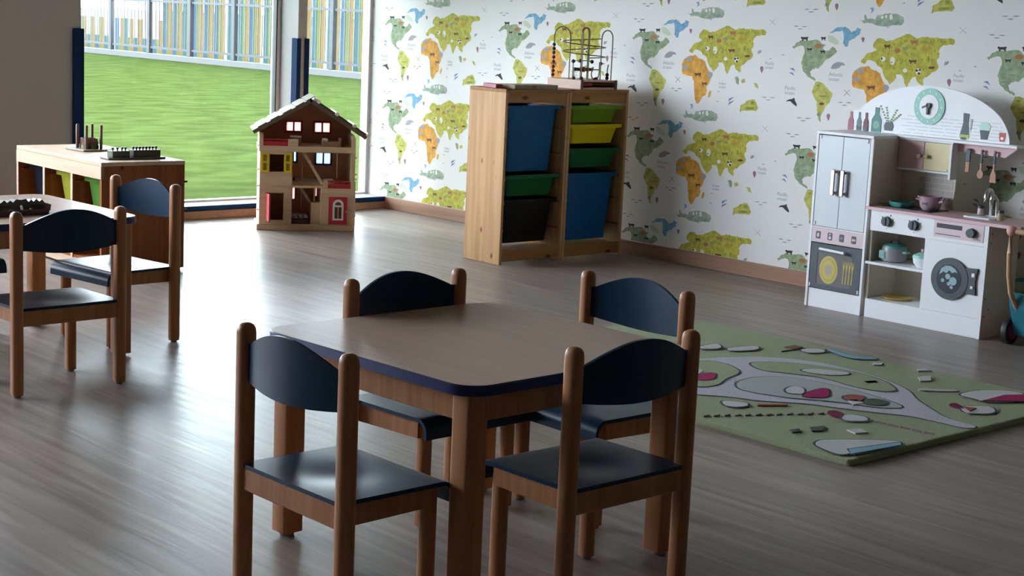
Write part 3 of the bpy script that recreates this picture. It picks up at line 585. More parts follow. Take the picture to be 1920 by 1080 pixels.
# ---------------------------------------------------------------- chairs
def chair_proto():
    root = thing('kids_chair', '', 'chair', (0, 0, 0))
    sec = rrect(.037, .041, .013, 3)
    def post(h, hx=1.0): return [[(x * s * hx, y_ * s * hx, z) for x, y_ in sec] for z, s in ((.008, .92), (.02, 1), (h - .022, 1), (h - .012, .93), (h - .005, .74), (h - .001, .42), (h, .12))]
    pm_ = MB().loft(post(.622)).mesh('post', BEECH, True)
    gl = MB().lathe([(.012, 0), (.013, .009)], n=10).mesh('foot_glide', RUBBER, True)
    lm = MB().loft([[(x * .92, y_ * .92, z) for x, y_ in sec] for z in (.008, .29)]).mesh('leg', BEECH, True)
    for s in (-1, 1):
        p = link('post', pm_, root, (s * .192, 0, 0)); link('foot_glide', gl, p)
        l = link('leg', lm, root, (s * .150, .262, 0)); link('foot_glide', gl, l)
        obj('side_rail', MB().prism([(.0, .238), (.262, .243), (.262, .292), (.0, .292)], s * .163 - .011, s * .163 + .011, 'x'), BEECH, root)
    obj('rear_rail', B(-.18, .18, -.012, .012, .238, .292, b=.003), BEECH, root)
    obj('front_rail', B(-.15, .15, .25, .272, .245, .288, b=.003), BEECH, root)
    prof = [(-.012 + .285 * i / 12, .300) for i in range(13)] + [(.273 + .036 * math.sin(a), .264 + .036 * math.cos(a)) for a in [PI / 2 * i / 6 for i in range(1, 7)]] + [(.309, .248)]
    def seat(u, v, dz=0):
        i = v * (len(prof) - 1); y_, z = prof[int(round(i))]
        x = (u * 2 - 1) * .186
        dip = .007 * math.exp(-((x / .085) ** 2 + ((y_ - .105) / .075) ** 2))
        if dz and y_ > .272:
            a = math.atan2(y_ - .273, z - .264 + 1e-9) if z > .264 else PI / 2
            return (x, y_ - dz * math.sin(a), z - dz * math.cos(a))
        return (x, y_, z - dip - dz)
    obj('seat', MB().grid(lambda u, v: seat(u, v), 16, len(prof) - 1, lambda u, v: seat(u, v, .010)), NAVY, root, True)
    def back(u, v, off=0):
        x = (u * 2 - 1) * .182; t = min(abs(x) / .164, 1); c = (1 - t ** 2.1) * .82 + .18 * (math.cos(PI * t) + 1) / 2
        z1 = .577 + .047 * c; z0 = .491 - .012 * c
        return (x, -.030 * (1 - (x / .182) ** 2) + .006 - off, z0 + (z1 - z0) * v)
    obj('backrest', MB().grid(lambda u, v: back(u, v), 40, 6, lambda u, v: back(u, v, .009)), NAVY, root, True)
    return root
CH = [('navy and beech chair at the near-left side of the front table, seen from behind', -4.812, -5.83, -90),
      ('navy and beech chair on the near-right side of the front table, back to the viewer', -4.154, -6.213, 0.2),
      ('navy chair on the far side of the front table, nearest the pine unit', -4.050, -5.262, 182),
      ('navy and beech chair between the front table and the rug, facing left', -3.546, -5.644, 88.5),
      ('dark chair in front of the left table, back to the viewer', -4.233, -3.688, 1.7),
      ('chair at the right end of the left table, before the low storage bench', -3.536, -2.968, 97),
      ('chair cut off by the left photo edge, behind the left table', -4.19, -2.425, 180)]
c0 = chair_proto()
for i, (lab, x, y_, a) in enumerate(CH):
    c = c0 if i == 0 else copy_tree(c0)
    c.location = (x, y_, 0); c.rotation_euler = (0, 0, math.radians(a))
    tag(c, lab, 'chair', 'small navy and beech chairs')

# ---------------------------------------------------------------- tables
def table_proto():
    S, H = .783, .53
    root = thing('kids_table', '', 'table', (0, 0, 0))
    obj('tabletop', MB().prism(rrect(S - .008, S - .008, .066, 8), H - .024, H), LAMIN, root)
    o = rrect(S, S, .07, 8); inn = rrect(S - .008, S - .008, .066, 8); m = MB()
    m.loft([[(x, y_, H - .026) for x, y_ in inn], [(x, y_, H - .024) for x, y_ in o], [(x, y_, H - .003) for x, y_ in o], [(x, y_, H - .0003) for x, y_ in inn]], cap=False)
    obj('edge_band', m, BAND, root, True)
    d = S / 2 - .058; lm = MB().loft([[(x, y_, z) for x, y_ in rrect(.06, .06, .009, 4)] for z in (.012, H - .026)]).mesh('leg', BEECH, True)
    gl = MB().lathe([(.018, 0), (.02, .013)], n=12).mesh('foot_glide', RUBBER, True)
    ap = B(-d + .03, d - .03, -.011, .011, H - .095, H - .0265, b=.002).mesh('apron', BEECH)
    for i in range(4):
        a = PI / 2 * i + PI / 4
        l = link('leg', lm, root, (d * math.sqrt(2) * math.cos(a), d * math.sqrt(2) * math.sin(a), 0)); link('foot_glide', gl, l)
        p = link('apron', ap, root, (d * math.sin(PI / 2 * i), -d * math.cos(PI / 2 * i), 0)); p.rotation_euler = (0, 0, PI / 2 * i)
    return root
t0 = table_proto()
t1 = copy_tree(t0)
t0.location = (-4.166, -5.703, 0); t0.rotation_euler = (0, 0, math.radians(1.27)); tag(t0, 'square wood-top kids table with blue edge, in the front centre', 'table', 'square kids tables')
t1.location = (-4.15, -2.95, 0); t1.rotation_euler = (0, 0, math.radians(.8)); tag(t1, 'kids table with dark wooden toys on it, at the left photo edge', 'table', 'square kids tables')

# wooden toys lying on the left table
TOYW = mat('dark_toy_wood', (0.15, 0.14, 0.11), 0.55, var=.3, scale=20); TOYR = mat('dark_red_wood', (0.09, 0.03, 0.025), 0.5)
tag(obj('toy_tray', MB().box(-.17, .10, -.06, .06, 0, .008, b=.002).box(-.17, .10, -.06, -.05, .008, .02).box(-.17, .10, .05, .06, .008, .02).box(-.17, -.16, -.05, .05, .008, .02).box(.09, .10, -.05, .05, .008, .02), TOYR, loc=(-4.14, -3.10, .5305), rotz=.05), 'flat dark red wooden tray on the left table', 'tray')
def dino(n, lab, loc, rz, sx):
    p = [(-.085, .0), (-.06, .0), (-.055, .012), (-.02, .012), (-.015, 0), (.02, 0), (.025, .012), (.05, .010), (.055, 0), (.075, 0), (.08, .02), (.095, .028), (.09, .042), (.06, .045), (.045, .034), (.03, .042), (.015, .034), (0, .044), (-.02, .034), (-.035, .042), (-.05, .03), (-.09, .022)]
    t = thing(n, lab, 'toy', loc, rz)
    obj('body', MB().prism([(a * sx, b) for a, b in p], -.018, .018, 'y'), TOYW, t); obj('stripe', MB().box(-.05 * sx, .03 * sx, -.0195, .0195, .018, .024), TOYR, t)
dino('toy_animal', 'dark toy animal shape at the far left of the table tray', (-4.195, -3.098, .5395), .12, .8)
dino('toy_animal', 'dark olive toy animal shape on the right end of the tray', (-4.065, -3.095, .5395), -.15, -.62)
tag(obj('toy_block', MB().lathe([(.022, 0), (.026, .006), (.022, .02), (.010, .027)], n=14), mat('pale_blue_toy', (0.36, 0.44, 0.56), 0.35), smooth=True, loc=(-4.02, -2.985, .5305)), 'small pale blue rounded toy behind the dark animals', 'toy')

# ---------------------------------------------------------------- tall storage frames with tubs
def frame_unit(label, root_loc, rz):
    t = thing('tub_storage_unit', label, 'storage unit', root_loc, rz, 'tall pine storage frames')
    W, D, H, T = .458, .30, .94, .018
    for x0 in (0, W - T):
        p = obj('side_panel', B(x0, x0 + T, 0, D, 0, H - T, b=.0015), PINE, t)
    obj('top_board', B(0, W, 0, D, H - T, H, b=.0015), PINEH, t)
    obj('top_rail', B(T, W - T, .004, .020, H - .072, H - T), PINEH, t)
    obj('bottom_rail', B(T, W - T, .004, .020, .016, .078), PINEH, t)
    obj('bottom_shelf', B(T, W - T, .020, D - .004, .062, .074), PINEH, t)
    obj('back_rail', B(T, W - T, D - .020, D - .006, H - .072, H - T), PINEH, t)
    obj('added_shade_panel', B(T, W - T, D - .006, D - .002, .16, .80), PINED, t)  # unseen sheet added behind the tubs to darken the unit's inside
    rm = B(-.006, .006, .01, D - .01, -.005, .005).mesh('runner', PINEH)
    for z in (.20, .345, .475, .61, .745, .86):
        for x in (T + .006, W - T - .006): link('runner', rm, t, (x, 0, z - .018))
    return t
def tub(label, m, W, D, h, parent_m, lx, ly, z):
    loc = parent_m @ Vector((lx, ly, z)); rz = parent_m.to_euler().z
    t = thing('storage_tub', label, 'storage tub', loc, rz, 'plastic storage tubs')
    R = W / 2; taper = .030; k = .006
    def ring(w2, y0, y1, zz, r): return [(W / 2 + a, (y0 + y1) / 2 + b, zz) for a, b in rrect(2 * w2, y1 - y0, r, 3)]
    b = MB().loft([ring(R - .05, .035, D - .035, -h, .018), ring(R - .026, .014, D - .014, -.004, .018), ring(R - .029, .017, D - .017, -.004, .016), ring(R - .052, .037, D - .037, -h + .004, .016)], cap=False)
    b.loft([ring(R - .05, .035, D - .035, -h, .018), ring(R - .052, .037, D - .037, -h + .004, .016)])
    obj('body', b, m, t, True)
    rm = MB().loft([ring(R - .026, .014, D - .014, -.004, .018), ring(R, 0, D, -.006, .02), ring(R, 0, D, 0.002, .02), ring(R - .029, .017, D - .017, .002, .016)], cap=False)
    rm.loft([ring(R - .001, .001, D - .001, -.018, .02), ring(R, 0, D, -.006, .02), ring(R - .004, .004, D - .004, -.006, .02), ring(R - .005, .005, D - .005, -.018, .02)], cap=False)
    obj('rim', rm, m, t, True)
    return t
UY = math.radians(-1.18)
UM = Matrix.Translation((-.0763, -2.2889, 0)) @ Matrix.Rotation(UY, 4, 'Z')
def plast(n, c): return mat('tub_' + n, c, 0.36, 0.2)
P_BLUE = plast('blue', (0.004, 0.105, 0.29)); P_GRN = plast('green', (0.006, 0.115, 0.035)); P_BLK = plast('black', (0.004, 0.0045, 0.006)); P_LIME = plast('lime', (0.16, 0.30, 0.015)); P_YEL = plast('yellow', (0.72, 0.58, 0.01)); P_NAVY = plast('navy', (0.006, 0.012, 0.022)); P_OLV = plast('olive', (0.30, 0.32, 0.035)); P_GR2 = plast('grass', (0.075, 0.21, 0.035))
uL = frame_unit('left half of the tall pine storage unit, its knotty side panel showing', UM @ Vector((-.92, 0, 0)), UY)
uR = frame_unit('right half of the tall pine storage unit, against the map wallpaper', UM @ Vector((-.46, 0, 0)), UY)
for lab, m, h, z, col in (('tall blue tub at the top left of the pine storage unit', P_BLUE, .352, .848, 0), ('shallow green tub in the left half above the black tub', P_GRN, .115, .478, 0), ('black tub at the bottom left of the pine storage unit', P_BLK, .235, .342, 0),
                          ('lime green shallow tub at the top right of the pine storage unit', P_LIME, .092, .848, 1), ('bright yellow shallow tub in the pine storage unit', P_YEL, .105, .745, 1), ('shallow green tub under the yellow one', P_GRN, .105, .612, 1), ('tall blue tub at the bottom right of the pine storage unit', P_BLUE, .375, .472, 1)):
    tub(lab, m, .415, .285, h, UM, -.92 + .46 * col + .0215, .026 if h > .12 else .010, z)

# things on top of the tall unit
def on_unit(lx, ly): return UM @ Vector((lx, ly, .9405))
tag(obj('flat_box', MB().box(-.02, .02, -.07, .07, 0, .022, b=.002).box(-.0205, .0205, -.0705, .0705, .006, .016), mat('rose_card', (0.42, 0.13, 0.17), 0.6), loc=on_unit(-.895, .14), rotz=UY - .2), 'small dark pink flat box on the left end of the pine unit', 'box')
bx = thing('puzzle_board', 'flat brown wooden board box lying on the front edge of the pine unit', 'box', on_unit(-.70, .055), UY)
obj('tray', B(-.155, .155, -.05, .09, 0, .022, b=.002), mat('board_brown', (0.36, 0.27, 0.19), 0.6, var=.2, scale=20), bx); obj('mark', MB().lathe([(.014, -.0512), (.014, -.0500)], n=14, M=Matrix.Translation((-.02, 0, .011)) @ Matrix.Scale(.6, 4, (0, 0, 1)) @ Matrix.Rotation(PI / 2, 4, 'X') @ Matrix.Rotation(PI, 4, 'X')), mat('board_red', (.35, .10, .07), .6), bx)

maze = thing('bead_maze', 'wooden bead maze with looping wires on top of the pine unit', 'toy', on_unit(-.372, .012), UY)
MZ = mat('maze_pale_wood', (0.62, 0.42, 0.33), 0.45, var=.12, scale=4, stretch=(1, 1, 20)); MD = mat('maze_dark_wood', (0.14, 0.05, 0.045), 0.45); MR = mat('maze_red', (0.28, 0.012, 0.02), 0.35); MG = mat('maze_green', (0.02, 0.07, 0.05), 0.35); MW = mat('maze_wire', (0.16, 0.14, 0.08), 0.35, metal=.6); MK = mat('maze_dark_bead', (0.03, 0.022, 0.02), 0.4); MO = mat('maze_orange', (0.40, 0.18, 0.02), 0.4)
obj('side_board', B(0, .012, 0, .27, 0, .05, b=.001), MZ, maze); obj('side_board', B(.268, .28, 0, .27, 0, .05, b=.001), MZ, maze)
obj('back_board', B(.012, .268, .258, .27, 0, .05), MZ, maze); obj('top_board', B(.012, .268, .0, .258, .040, .05), MZ, maze); obj('floor_board', B(.012, .268, .0, .258, 0, .010), MZ, maze)
for x in (0, .262): obj('corner_post', B(x, x + .018, -.004, .0, 0, .052), MD, maze)
obj('drum', MB().tube([(.03, .02, .026), (.10, .02, .026)], .013, 12), MR, maze, True)
obj('stick', MB().tube([(.10, .02, .026), (.22, .02, .026), (.255, .02, .018)], .004, 6), MD, maze)
def wire(pts, col=MW): return obj('wire', MB().tube(pts, .0034, 6), col, maze, True)
def arch(p, q, z0, zt):
    p = Vector(p); q = Vector(q); w_ = (q - p).length / 2; out = [(*p, z0)]
    for i in range(11):
        a = PI * i / 10; c = (p + q) / 2 + (p - q).normalized() * w_ * math.cos(a); out.append((c.x, c.y, zt - w_ + w_ * math.sin(a)))
    return out + [(*q, z0)]
wire(arch((.02, .25), (.05, .15), .05, .335)); wire(arch((.18, .035), (.265, .035), .05, .325)); wire(arch((.05, .05), (.10, .05), .05, .335)); wire(arch((.09, .10), (.14, .10), .05, .335))
wire([(.14 + .125 * math.cos(a), .13 + .11 * math.sin(a), .275 - .11 * a / (4.2 * PI)) for a in [4.2 * PI * i / 50 for i in range(51)]])
wire([(.06, .13, .05), (.06, .13, .15), (.11, .07, .155), (.13, .05, .15)]); wire([(.02, .08, .05), (.02, .08, .115), (.10, .08, .105), (.22, .08, .105)])
wire([(.15, .06, .12)] + [(.165 + .03 * math.cos(a), .06, .085 + .035 * math.sin(a)) for a in [PI + PI * i / 8 for i in range(9)]] + [(.195, .06, .14), (.23, .06, .14)])
wire([(.22, .02, .05), (.22, .02, .11), (.235, .03, .135)])
def bead(c, r, m, sz=1.0): obj('bead', MB().ball(c, r, 10, sz), m, maze, True)
for z, m in ((.068, MR), (.09, MR), (.112, MR), (.14, MR), (.165, MR), (.19, MG), (.212, MG), (.235, MG)): bead((.02, .25, z), .0105, m)
for i, (x, m) in enumerate(((.03, MK), (.05, MG), (.075, MR), (.095, MO), (.115, MG), (.135, MR), (.155, MO))): bead((x, .08, .106), .0125, m, 1.3 if i in (2, 3) else .8)
for c, m in (((.06, .13, .148), MK), ((.085, .10, .152), MK), ((.128, .052, .15), MK), ((.165, .06, .052), MR), ((.175, .06, .055), MR), ((.22, .02, .062), MK), ((.22, .02, .08), MK), ((.205, .06, .14), MK), ((.02, .08, .058), MK), ((.05, .05, .058), MK)): bead(c, .011, m)

# ---------------------------------------------------------------- low storage bench
LY = math.radians(-1.486); LM = Matrix.Translation((-2.5569, -1.6536, 0)) @ Matrix.Rotation(LY, 4, 'Z')
lb = thing('storage_bench', 'low brown wooden storage bench with three tubs, before the window', 'storage unit', LM.translation, LY)
Wd, Ln, Hh, T = .451, .942, .546, .020
obj('top_board', B(-Wd, 0, 0, Ln, Hh - .02, Hh, b=.002), PINEDH, lb)
for y0 in (0, .303, .613, Ln - T): obj('side_panel' if y0 in (0, Ln - T) else 'divider', B(-Wd + .002, -.002, y0, y0 + T, 0.012, Hh - .02, b=.001), PINED, lb)
obj('front_rail', B(-Wd - .002, -Wd + .014, 0, Ln, Hh - .082, Hh - .0205, b=.001), PINEDH, lb)
obj('bottom_shelf', B(-Wd + .004, -.004, T, Ln - T, .05, .064), PINED, lb); obj('bottom_rail', B(-Wd, -Wd + .012, T, Ln - T, .012, .05), PINEDH, lb)
for y0, y1 in ((T, .303), (.303 + T, .613), (.613 + T, Ln - T)): obj('front_strip', B(-Wd - .0015, -Wd + .0015, y1 - .002, y1 + .018, .05, Hh - .082), PINEDH, lb)
for z in (.44, .30): obj('peg', MB().tube([(-.002, .012, z), (.018, .012, z)], .005, 8), BLACK, lb)
rm = B(-Wd + .02, -.02, -.006, .006, -.005, .005).mesh('runner', PINED)
for y0, y1 in ((T, .303), (.303 + T, .613), (.613 + T, Ln - T)):
    for yy in (y0 + .006, y1 - .006): link('runner', rm, lb, (0, yy, .425))
LMR = LM @ Matrix.Rotation(-PI / 2, 4, 'Z')
for lab, m, y1, h in (('green tub in the low storage bench, nearest the bench end', P_GR2, .303, .19), ('yellow tub in the middle of the low storage bench', P_OLV, .613, .19), ('dark navy tub in the far left bay of the low storage bench', P_NAVY, Ln - T, .30)):
    tub(lab, m, .277, .30, h, LMR, -y1 + .003, -Wd + .052, .448)
def on_bench(lx, ly): return LM @ Vector((lx, ly, Hh + .0005))
def blk(n, c): return mat('block_' + n, c, 0.45)
pg = thing('peg_sorter', 'wooden sorting toy with four upright pegs on the low bench', 'toy', on_bench(-.215, .60), LY + .1)
obj('base', B(-.085, .10, -.085, .085, 0, .010, b=.003), blk('base', (.26, .22, .17)), pg)
bc = [blk('dkgreen', (.03, .08, .03)), blk('mustard', (.22, .19, .03)), blk('brown', (.12, .05, .03)), blk('plum', (.09, .03, .04))]
pegm = MB().lathe([(.008, .010), (.008, .128), (.005, .132)], n=10).mesh('peg', blk('peg', (.16, .08, .05)), True)
for i, (x, y_) in enumerate(((-.042, .042), (-.042, -.042), (.044, .042), (.044, -.042))):
    link('peg', pegm, pg, (x, y_, 0)); zb = .0105
    for j in range(3 - (i == 3)):
        m = bc[(i + j * (1 + i % 2) + 1) % 4]
        mb = MB()
        if i % 2: mb.prism(rrect(.078 - .004 * j, .078 - .004 * j, .012, 3), zb, zb + .017)
        else: mb.lathe([(.041 - .002 * j, zb), (.041 - .002 * j, zb + .017)], n=8 if i else 18)
        obj('block', mb, m, pg); zb += .0175
cy_ = thing('cylinder_blocks', 'long board with rows of dark knobbed blocks on the bench end', 'toy', on_bench(-.21, .14), LY)
obj('board', B(-.155, .155, -.045, .045, 0, .010, b=.002), blk('board', (.10, .085, .07)), cy_)
obj('block_row', B(-.125, -.032, -.03, .03, .010, .042, b=.002), blk('row_green', (.05, .07, .035)), cy_); obj('block_row', B(-.012, .135, -.03, .03, .010, .044, b=.002), blk('row_dark', (.035, .03, .02)), cy_)
kn = MB().lathe([(.004, 0), (.004, .006), (.008, .010), (.006, .016)], n=10).mesh('knob', blk('knob', (.10, .07, .04)), True)
for x in (-.11, -.085, -.06, -.042): link('knob', kn, cy_, (x, 0, .042))
for i in range(8): link('knob', kn, cy_, (0 + .0178 * i, 0, .044))
# ---------------------------------------------------------------- doll's house
DW = mat('dollhouse_ply', (0.66, 0.48, 0.30), 0.5, 0.2, var=.14, scale=3, stretch=(1, 1, 12)); DB = mat('dollhouse_inner', (0.72, 0.38, 0.24), 0.6, 0.2); DR = mat('dollhouse_red', (0.42, 0.025, 0.035), 0.4); DY = mat('dollhouse_yellow', (0.70, 0.50, 0.015), 0.4); DBL = mat('dollhouse_blue', (0.03, 0.08, 0.42), 0.4); DWH = mat('dollhouse_white', (0.80, 0.72, 0.66), 0.4); DD = mat('dollhouse_dark', (0.06, 0.03, 0.025), 0.5); DRF = mat('dollhouse_roof', (0.13, 0.10, 0.068), 0.6, 0.1)
PR = frosted('pane_pink', (0.80, 0.55, 0.52)); PB = frosted('pane_pale_blue', (0.55, 0.68, 0.80))
HR = math.radians(-30.4)
HM = Matrix.Translation((-1.160, -.722, 0)) @ Matrix.Rotation(HR, 4, 'Z')
h = thing('dollhouse', "open wooden doll's house with red doors standing by the windows", 'dollhouse', HM.translation, HR)
def hp(n, mb, m, par=None, sm=False): return obj(n, mb, m, par or h, sm)
hp('base', B(-.292, .292, 0, .28, 0, .036, b=.003), DW)
win = [(-.107, -.022, .575, .628), (.064, .153, .572, .628)]
bw = holes(MB(), -.22, .25, .503, .635, .268, .28, win)
bw.prism([(-.27, .503), (-.22, .503), (-.22, .635), (-.27, .605)], .268, .28, 'y').prism([(.25, .503), (.285, .503), (.285, .60), (.25, .62)], .268, .28, 'y').prism([(-.22, .635), (.25, .635), (.02, .765)], .268, .28, 'y')
hp('gable_wall', bw, DB)
win2 = [(.077, .162, .38, .473), (-.08, -.047, .39, .486), (-.085, -.05, .16, .232), (.077, .10, .18, .245)]
hp('back_wall', holes(MB(), -.278, .278, .036, .503, .268, .28, win2), DB)
for (a, b_, c, d), fm, pn in [(win[0], DR, PR), (win[1], DR, PR), (win2[0], DBL, PB), (win2[1], DBL, PB), (win2[2], DR, PR), (win2[3], DR, PR)]:
    f = MB(); t = .011
    f.box(a - t, a, .258, .268, c - t, d + t).box(b_, b_ + t, .258, .268, c - t, d + t).box(a, b_, .258, .268, c - t, c).box(a, b_, .258, .268, d, d + t).box((a + b_) / 2 - .005, (a + b_) / 2 + .005, .260, .267, c, d)
    if fm is DBL: f.box(a, b_, .260, .267, d - .03, d - .026)
    w_ = hp('window', f, fm); hp('pane', B(a, b_, .272, .275, c, d), pn, w_)
for xa in (-.279, .265): hp('side_wall', B(xa, xa + .014, 0, .268, .036, .575), DW)
def slab(p, q, t):
    d = Vector((q[0] - p[0], q[1] - p[1])).normalized(); n = Vector((-d.y, d.x)) * t
    return [(p[0], p[1]), (q[0], q[1]), (q[0] + n.x, q[1] + n.y), (p[0] + n.x, p[1] + n.y)]
for p, q in (((-.316, .572), (.012, .762)), ((.012, .762), (.338, .555))):
    hp('roof_slope', MB().prism(slab(p, q, .022), -.025, .30, 'y'), DRF)
for f_ in (.06, .40, .72, .98):
    p = (.012 + (.338 - .012) * f_, .762 + (.555 - .762) * f_); d = Vector((.326, -.207)).normalized(); q = (p[0] + d.x * .018, p[1] + d.y * .018)
    hp('roof_batten', MB().prism([(a + .0118, b_ + .0185) for a, b_ in slab(p, q, .020)], -.030, .30, 'y'), DWH)
for f0, f1 in ((.12, .39), (.46, .71), (.78, .97)):
    p = (.012 + .326 * f0, .762 - .207 * f0); q = (.012 + .326 * f1, .762 - .207 * f1)
    hp('roof_panel', MB().prism([(a + .0118, b_ + .0185) for a, b_ in slab(p, q, .011)], -.026, .295, 'y'), DD)
for f_ in (.1, .32, .54, .76, .95):
    p = (-.316 + .328 * f_, .572 + .19 * f_); q = (p[0] + .05, p[1] + .029)
    hp('roof_batten', MB().prism([(a - .011, b_ + .019) for a, b_ in slab(p, q, .005)], -.025, .30, 'y'), DRF)
hp('attic_floor', B(-.285, .285, -.006, .268, .469, .503, b=.002), DW)
hp('middle_floor', B(-.265, .10, 0, .268, .256, .270), DW); hp('balcony_floor', B(.085, .292, -.004, .268, .222, .258, b=.002), DW)
hp('landing', B(-.093, .09, .06, .268, .270, .286), DW)
for xa, zt in ((-.099, .469), (.085, .222)): hp('partition', B(xa, xa + .012, 0, .268, .036, zt), DW)
hp('front_panel', holes(MB(), -.279, -.093, .036, .256, -.004, .008, [(-.235, -.136, .062, .224)]), DW)
hp('front_panel', holes(MB(), -.275, -.090, .270, .469, -.004, .008, [(-.222, -.138, .350, .452)]), DW)
hp('front_panel', B(.085, .292, -.004, .008, .036, .222), DW)
hp('door_frame', holes(MB(), -.245, -.126, .05, .236, -.009, -.004, [(-.235, -.136, .05, .224)]), DW)
dr = hp('door', B(0, .10, -.004, .004, .062, .224, b=.001), DR); dr.location = (-.238, -.008, 0); dr.rotation_euler = (0, 0, math.radians(-82))
d2 = hp('door', B(.132, .243, -.012, -.004, .042, .207, b=.001), DR)
ar = [(.156, .067), (.156, .155)] + [(.1885 - .0325 * math.cos(PI * i / 8), .160 + .0325 * math.sin(PI * i / 8)) for i in range(9)] + [(.221, .155), (.221, .067)]
hp('arch_frame', MB().prism(ar, -.0145, -.0115, 'y'), DWH, d2)
hp('door_glass', MB().prism([(.168, .078), (.209, .078), (.209, .147), (.168, .147)], -.0155, -.0140, 'y').prism([(.170 + .0185 - .0185 * math.cos(PI * i / 8), .158 + .020 * math.sin(PI * i / 8)) for i in range(9)], -.0155, -.0140, 'y'), DD, d2)
hp('glass_bar', B(.186, .191, -.0165, -.0150, .078, .147), DB, d2); hp('door_knob', MB().ball((.236, -.015, .12), .004, 8), DWH, d2)
hp('door_trim', holes(MB(), .125, .250, .036, .214, -.006, -.003, [(.132, .243, .042, .207)]), DW, d2)
for xa in (-.272, -.138):
    s = hp('shutter', holes(MB(), xa, xa + .046, .345, .462, -.013, -.005, [(xa + .012, xa + .034, .358, .40), (xa + .012, xa + .034, .412, .45)]), DY)
    hp('shutter_panel', B(xa + .012, xa + .034, -.009, -.006, .358, .45), mat('dollhouse_ochre', (.30, .19, .01), .5), s)
def rail(n, xa, xb, z0, z1):
    m = MB().box(xa, xb, -.004, .004, z1 - .008, z1).box(xa, xb, -.004, .004, z0, z0 + .026)
    for i in range(7): x = xa + (xb - xa) * i / 6; m.box(x - .003, x + .003, -.003, .003, z0, z1)
    hp(n, m, DR)
rail('railing', .125, .258, .258, .304); rail('railing', -.262, -.118, .503, .545)
for x0, x1, z0, z1 in ((.10, .125, .258, .30), (.262, .29, .258, .30), (-.285, -.262, .503, .58), (.262, .285, .503, .56), (.258, .285, .30, .469)): hp('post', B(x0, x1, -.006, .010, z0, z1), DW)
hp('newel', B(-.118, -.055, -.004, .02, .503, .545, b=.002), DW)
def flight(p, q, y0, y1):
    hp('stair_flight', MB().prism(slab(p, q, .016), y0, y1, 'y'), DW)
    st = MB()
    for i in range(8):
        f_ = (i + .5) / 8; x = p[0] + (q[0] - p[0]) * f_; z = p[1] + (q[1] - p[1]) * f_; st.box(x - .012, x + .012, y0 + .004, y1 - .004, z + .012, z + .02)
    hp('stair_treads', st, DW)
flight((-.047, .492), (.088, .272), .02, .075); flight((-.05, .262), (.028, .15), .10, .15)
for i in range(5): hp('stair_step', B(.03, .085, .02, .20 - .03 * i, .036 + .026 * i, .062 + .026 * i), DW)
for i, z in enumerate((.09, .13, .31, .34, .44)): hp('side_peg', MB().tube([(.279, .04, z), (.300, .04, z)], .006, 8), DWH)
for z in (.12, .262, .36, .50): hp('side_peg', MB().tube([(-.279, .03, z), (-.294, .03, z)], .006, 8), DWH)
hp('lamp_cord', MB().tube([(.185, .08, .469), (.185, .08, .312)], .0025, 6), DWH)
hp('lamp_cord', MB().tube([(-.02, .10, .40), (-.02, .10, .29)], .002, 6), DWH); hp('lamp_cord', MB().tube([(-.022, .12, .256), (-.022, .12, .12)], .002, 6), DWH); hp('post', B(.046, .056, .05, .06, .17, .256), DW)
def in_house(n, lab, cat, lx, ly, z, parts):
    t = thing(n, lab, cat, HM @ Vector((lx, ly, z)), HR)
    for pn, mb, m in parts: obj(pn, mb, m, t)
TAN = mat('doll_tan', (0.30, 0.17, 0.10), 0.6); FLW = mat('doll_patterned_cloth', (0.50, 0.42, 0.42), 0.8, var=1, col2=(0.05, 0.015, 0.02), scale=60)
in_house('doll_bed', "toy bed under the right attic window of the doll's house", 'toy bed', .145, .07, .5035, [('frame', MB().box(-.055, .055, -.04, .04, 0, .03, b=.003).box(.047, .055, -.04, .04, .03, .05), TAN), ('pillow', B(-.055, -.02, -.03, .03, .03, .045, b=.005), DWH)])
in_house('doll_dresser', "toy dresser with white top beside the attic railing of the doll's house", 'toy dresser', -.065, .10, .5035, [('body', B(-.03, .03, -.025, .025, 0, .044, b=.002), TAN), ('top', B(-.033, .033, -.028, .028, .044, .052), DWH)])
in_house('doll_bed', "patterned toy bed on the ground floor of the doll's house", 'toy bed', -.035, .09, .0365, [('frame', B(-.055, .055, -.05, .05, 0, .025, b=.003), DD), ('cover', B(-.052, .052, -.048, .052, .025, .052, b=.008), FLW)])
in_house('doll_sofa', "small white toy seat on the doll's house balcony", 'toy seat', .125, .08, .2585, [('seat', B(-.03, .045, -.02, .03, 0, .045, b=.006), DWH), ('cushion', MB().ball((-.02, 0, .05), .014, 10), TAN)])
in_house('doll_table', "tiny toy table on the doll's house landing", 'toy table', -.07, .10, .2865, [('top', B(-.02, .025, -.02, .02, .022, .03), TAN), ('leg', B(-.006, .006, -.006, .006, 0, .022), DD), ('cloth', B(-.015, .018, -.015, .015, .03, .037, b=.002), FLW)])

# ---------------------------------------------------------------- play kitchen
KW, KD = .967, .26
KX, KYY = -.45, -3.8897
KM = Matrix.Translation((KX, KYY, 0)) @ Matrix.Rotation(-PI / 2, 4, 'Z')
k = thing('play_kitchen', 'white and pink wooden play kitchen against the map wallpaper', 'play kitchen', (KX, KYY, 0), -PI / 2)
def kp(n, mb, m, par=None, sm=False, lab=None):
    o = obj(n, mb, m, par or k, sm)
    if lab: o['label'] = lab
    return o
def plate2(pts, y0, y1): return MB().prism(pts, y0, y1, 'y')
for x in (0, .312): kp('fridge_side', B(x, x + .014, 0, KD, 0, .834, b=.001), KWHITE)
kp('fridge_top', B(0, .326, 0, KD, .834, .848, b=.001), KWHITE); kp('fridge_back', B(.014, .312, KD - .006, KD, 0, .834), KCREAM)
FD = mat('fridge_silver', (0.70, 0.76, 0.80), 0.35); HNG = mat('clear_hinge', (0.9, 0.9, 0.9), 0.2)
